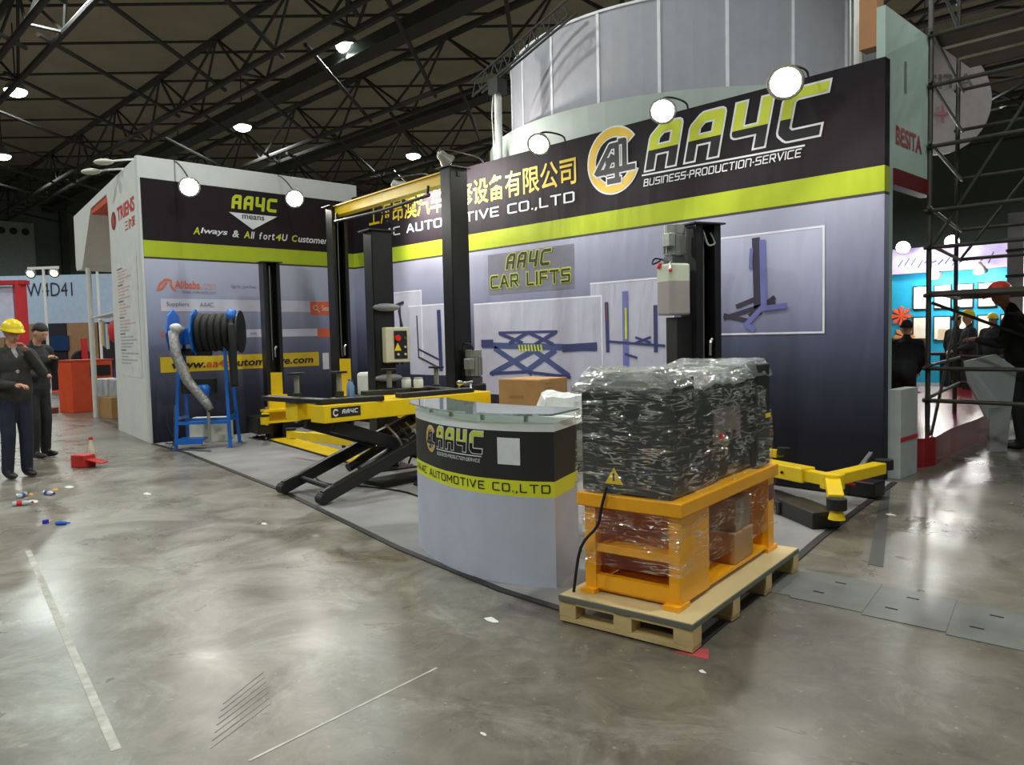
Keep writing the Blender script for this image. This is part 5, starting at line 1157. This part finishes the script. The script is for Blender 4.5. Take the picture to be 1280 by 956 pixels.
person('person', 'person in a dark coat looking down at an orange thing in hand', (.15, -5.02, 0), math.radians(30), coatm, trou, shoe_m,
       elbows=((.02, .27, 1.14), (.0, -.27, 1.12)), wrists=((.22, .12, 1.28), (.24, -.16, 1.08)), H=1.76, head_pitch=.45, lean=.06, coat=.80, hand_dirs=((.4, -.8, .4), (.9, .2, .1)), legs=((.02, .10), (.06, -.11)))
person('person', 'person in a yellow helmet and dark jacket, hand at the mouth, at left edge', (1.74, -5.58, 0), math.radians(12), plaid, jeans, shoe_m,
       elbows=((.1, .27, 1.18), (.02, -.27, 1.10)), wrists=((.16, .10, 1.42), (.24, -.1, 1.06)), H=1.72, head_pitch=.2, coat=.86, hat=hat_y, inner=M('shirt_check', (170, 170, 176), .8, var=.5, scale=40), hand_dirs=((.1, -.5, .7), (.8, .5, 0)))
tag(G().box((.46, -5.04, 1.16), (.11, .05, .03), .4).build('phone', M('phone_orange', (236, 140, 50), .4), bevel=.008), 'small orange phone held by the person in the dark coat', 'phone')
person('person', 'person in an orange helmet behind the white boards at right edge', (9.42, 2.95, 0), math.radians(190), coatm, trou, shoe_m,
       elbows=((.18, .24, 1.12), (.18, -.24, 1.12)), wrists=((.38, .16, 1.16), (.38, -.14, 1.16)), H=1.93, head_pitch=.35, lean=.2, hat=hat_o, voxel=.02)
person('person', 'person in a yellow helmet among the crowd behind the scaffold', (7.44, 8.2, 0), math.radians(-150), coatm, trou, shoe_m,
       elbows=((.06, .27, 1.12), (.06, -.27, 1.12)), wrists=((.24, .16, 1.05), (.24, -.14, 1.05)), H=1.7, hat=hat_y, voxel=.022)
person('person', 'person in a yellow helmet farther back behind the scaffold', (7.2, 10.7, 0), math.radians(-100), coatm, trou, shoe_m,
       elbows=((.0, .27, 1.12), (.0, -.27, 1.12)), wrists=((.1, .24, .9), (.1, -.24, .9)), H=1.66, hat=hat_y, voxel=.025)
person('person', 'bareheaded person in dark clothes beside the far picture wall', (6.95, 9.2, 0), math.radians(60), coatm, trou, shoe_m,
       elbows=((.0, .27, 1.12), (.0, -.27, 1.12)), wrists=((.1, .24, .9), (.1, -.24, .9)), H=1.66, voxel=.025)
person('person', 'person in dark clothes bending over beside the wall end', (7.55, 4.6, .0), math.radians(100), coatm, trou, shoe_m,
       elbows=((.2, .24, .95), (.2, -.24, .95)), wrists=((.4, .16, .8), (.4, -.14, .8)), H=1.7, lean=.5, crouch=.16, voxel=.025, legs=((.02, .12), (.0, -.12)))
# white boards carried at the right
t = thing('white_board', 'large white board held up in front of the person in orange helmet', 'board', (9.2, 2.5, 0))
G().prism([(9.02, 2.25, 1.05), (9.25, 2.55, 1.12), (9.42, 2.72, .95), (9.38, 2.65, .42), (9.2, 2.45, .38), (9.05, 2.3, .8)], (-.03, .03, 0)).build('sheet', M('board_white', (196, 200, 204), .6, var=.05), t)
G().prism([(9.22, 2.45, .5), (9.40, 2.62, .55), (9.36, 2.6, .006), (9.22, 2.46, .006)], (-.03, .03, 0)).build('lower_sheet', M('board_grey', (170, 172, 172), .6), t)

# ================================================================== LITTER ON THE FLOOR
def litter_bottle(x, y, rz, body, cap_, label, k=.75):
    q = thing('plastic_bottle', label, 'bottle', (x, y, 0), rz, 'empty bottles on the floor')
    G().lathe([(.030, 0), (.033, .015), (.033, .06), (.028, .08), (.033, .10), (.033, .15), (.014, .19), (.013, .2)], (0, 0, .034), 12, (1, 0, 0)).build('body', body, q, smooth=True)
    q.scale = (k, k*1.05, k*.9)
    G().cyl((.2, 0, .034), (.22, 0, .034), .016, n=10).build('cap', cap_, q); G().cyl((.045, 0, .034), (.105, 0, .034), .0345, n=12).build('label_sleeve', cap_, q)
clr = M('bottle_clear', (190, 200, 206), .12, spec=.7); capb = M('cap_blue2', (24, 84, 190), .4); capr = M('cap_red', (196, 40, 36), .4); capw = M('cap_navy', (60, 60, 130), .4)
litter_bottle(4.66, -5.92, .9, capb, capb, 'crushed blue bottle lying alone on the floor, nearest the chalk line', .5)
litter_bottle(3.09, -5.64, .3, clr, capw, 'clear bottle with navy sleeve lying in the middle of the litter')
litter_bottle(3.12, -5.87, 2.4, clr, capw, 'clear bottle lying in the litter near the left edge')
litter_bottle(3.5, -5.99, 1.2, clr, capr, 'clear bottle lying at the left frame edge beside the litter')
q = thing('red_carton', 'torn red snack carton on the floor behind the litter', 'carton', (1.5, -4.85, 0), .4)
G().bx(-.12, .1, -.09, .08, 0, .15).build('body', M('carton_red', (190, 44, 40), .6, var=.15), q, bevel=.012); G().beam((.1, 0, .1), (.27, .06, .05), .16, .012).build('flap', M('carton_red', (190, 44, 40), .6), q)
q = thing('tea_bottle', 'upright pale bottle with an orange lid behind the red carton', 'bottle', (1.33, -4.72, 0))
G().lathe([(.04, 0), (.045, .02), (.045, .2), (.02, .27), (.02, .3)], (1.33, -4.72, 0), 12).build('body', M('bottle_tea', (206, 196, 176), .3), q, smooth=True); G().cyl((1.33, -4.72, .3), (1.33, -4.72, .33), .024, n=10).build('cap', capr, q)
tag(G().cyl((4.52, -5.96, 0.0), (4.52, -5.96, .03), .024, n=12).build('loose_cap', M('cap_violet', (40, 40, 170), .4)), 'small violet bottle cap beside the crushed blue bottle', 'litter')  # bottle cap lying loose on the floor
paper = M('paper_scrap', (226, 224, 216), .8); amber = M('scrap_amber', (206, 150, 60), .6)
def scrap(x, y, s, rz, mat, label):
    g = G(); n = 7
    top = [(x+s*(.8+.4*random.random())*math.cos(rz+i*2*PI/n), y+s*.45*(.8+.4*random.random())*math.sin(rz+i*2*PI/n), .002) for i in range(n)]
    g.v = [Vector(p) for p in top]+[Vector((x, y, .008+.012*random.random()))]; g.f = [(i, (i+1) % n, n) for i in range(n)]+[tuple(range(n-1, -1, -1))]
    tag(g.build('paper_scrap', mat), label, 'litter', 'litter on the floor')
for a in ((2.85, -5.36, .09, .2, paper, 'white paper scrap beyond the litter bottles'), (2.9, -5.5, .07, .8, amber, 'amber wrapper lying beside the white scrap'), (2.95, -5.75, .1, 2, amber, 'pale amber wrapper beside the clear bottles'),
          (3.4, -5.8, .08, 1, paper, 'crumpled white scrap near the left edge bottles'), (3.9, -4.95, .07, .4, paper, 'white scrap on the floor left of the scissor feet'), (5.96, -4.76, .04, .3, paper, 'tiny white scrap on the floor in front of scissor feet'),
          (8.84, -4.95, .05, .9, paper, 'white paper scrap in front of the counter'), (9.65, -5.74, .018, .1, paper, 'tiny white chip on the floor near the bottom edge'), (9.95, -4.75, .02, 1, paper, 'tiny white chip beside the red tape mark'), (9.5, -1.35, .05, .6, paper, 'white scrap on the floor beside the wall end'), (9.78, -.9, .05, 1, paper, 'white scrap on the floor beside the scaffold')):
    scrap(*a)
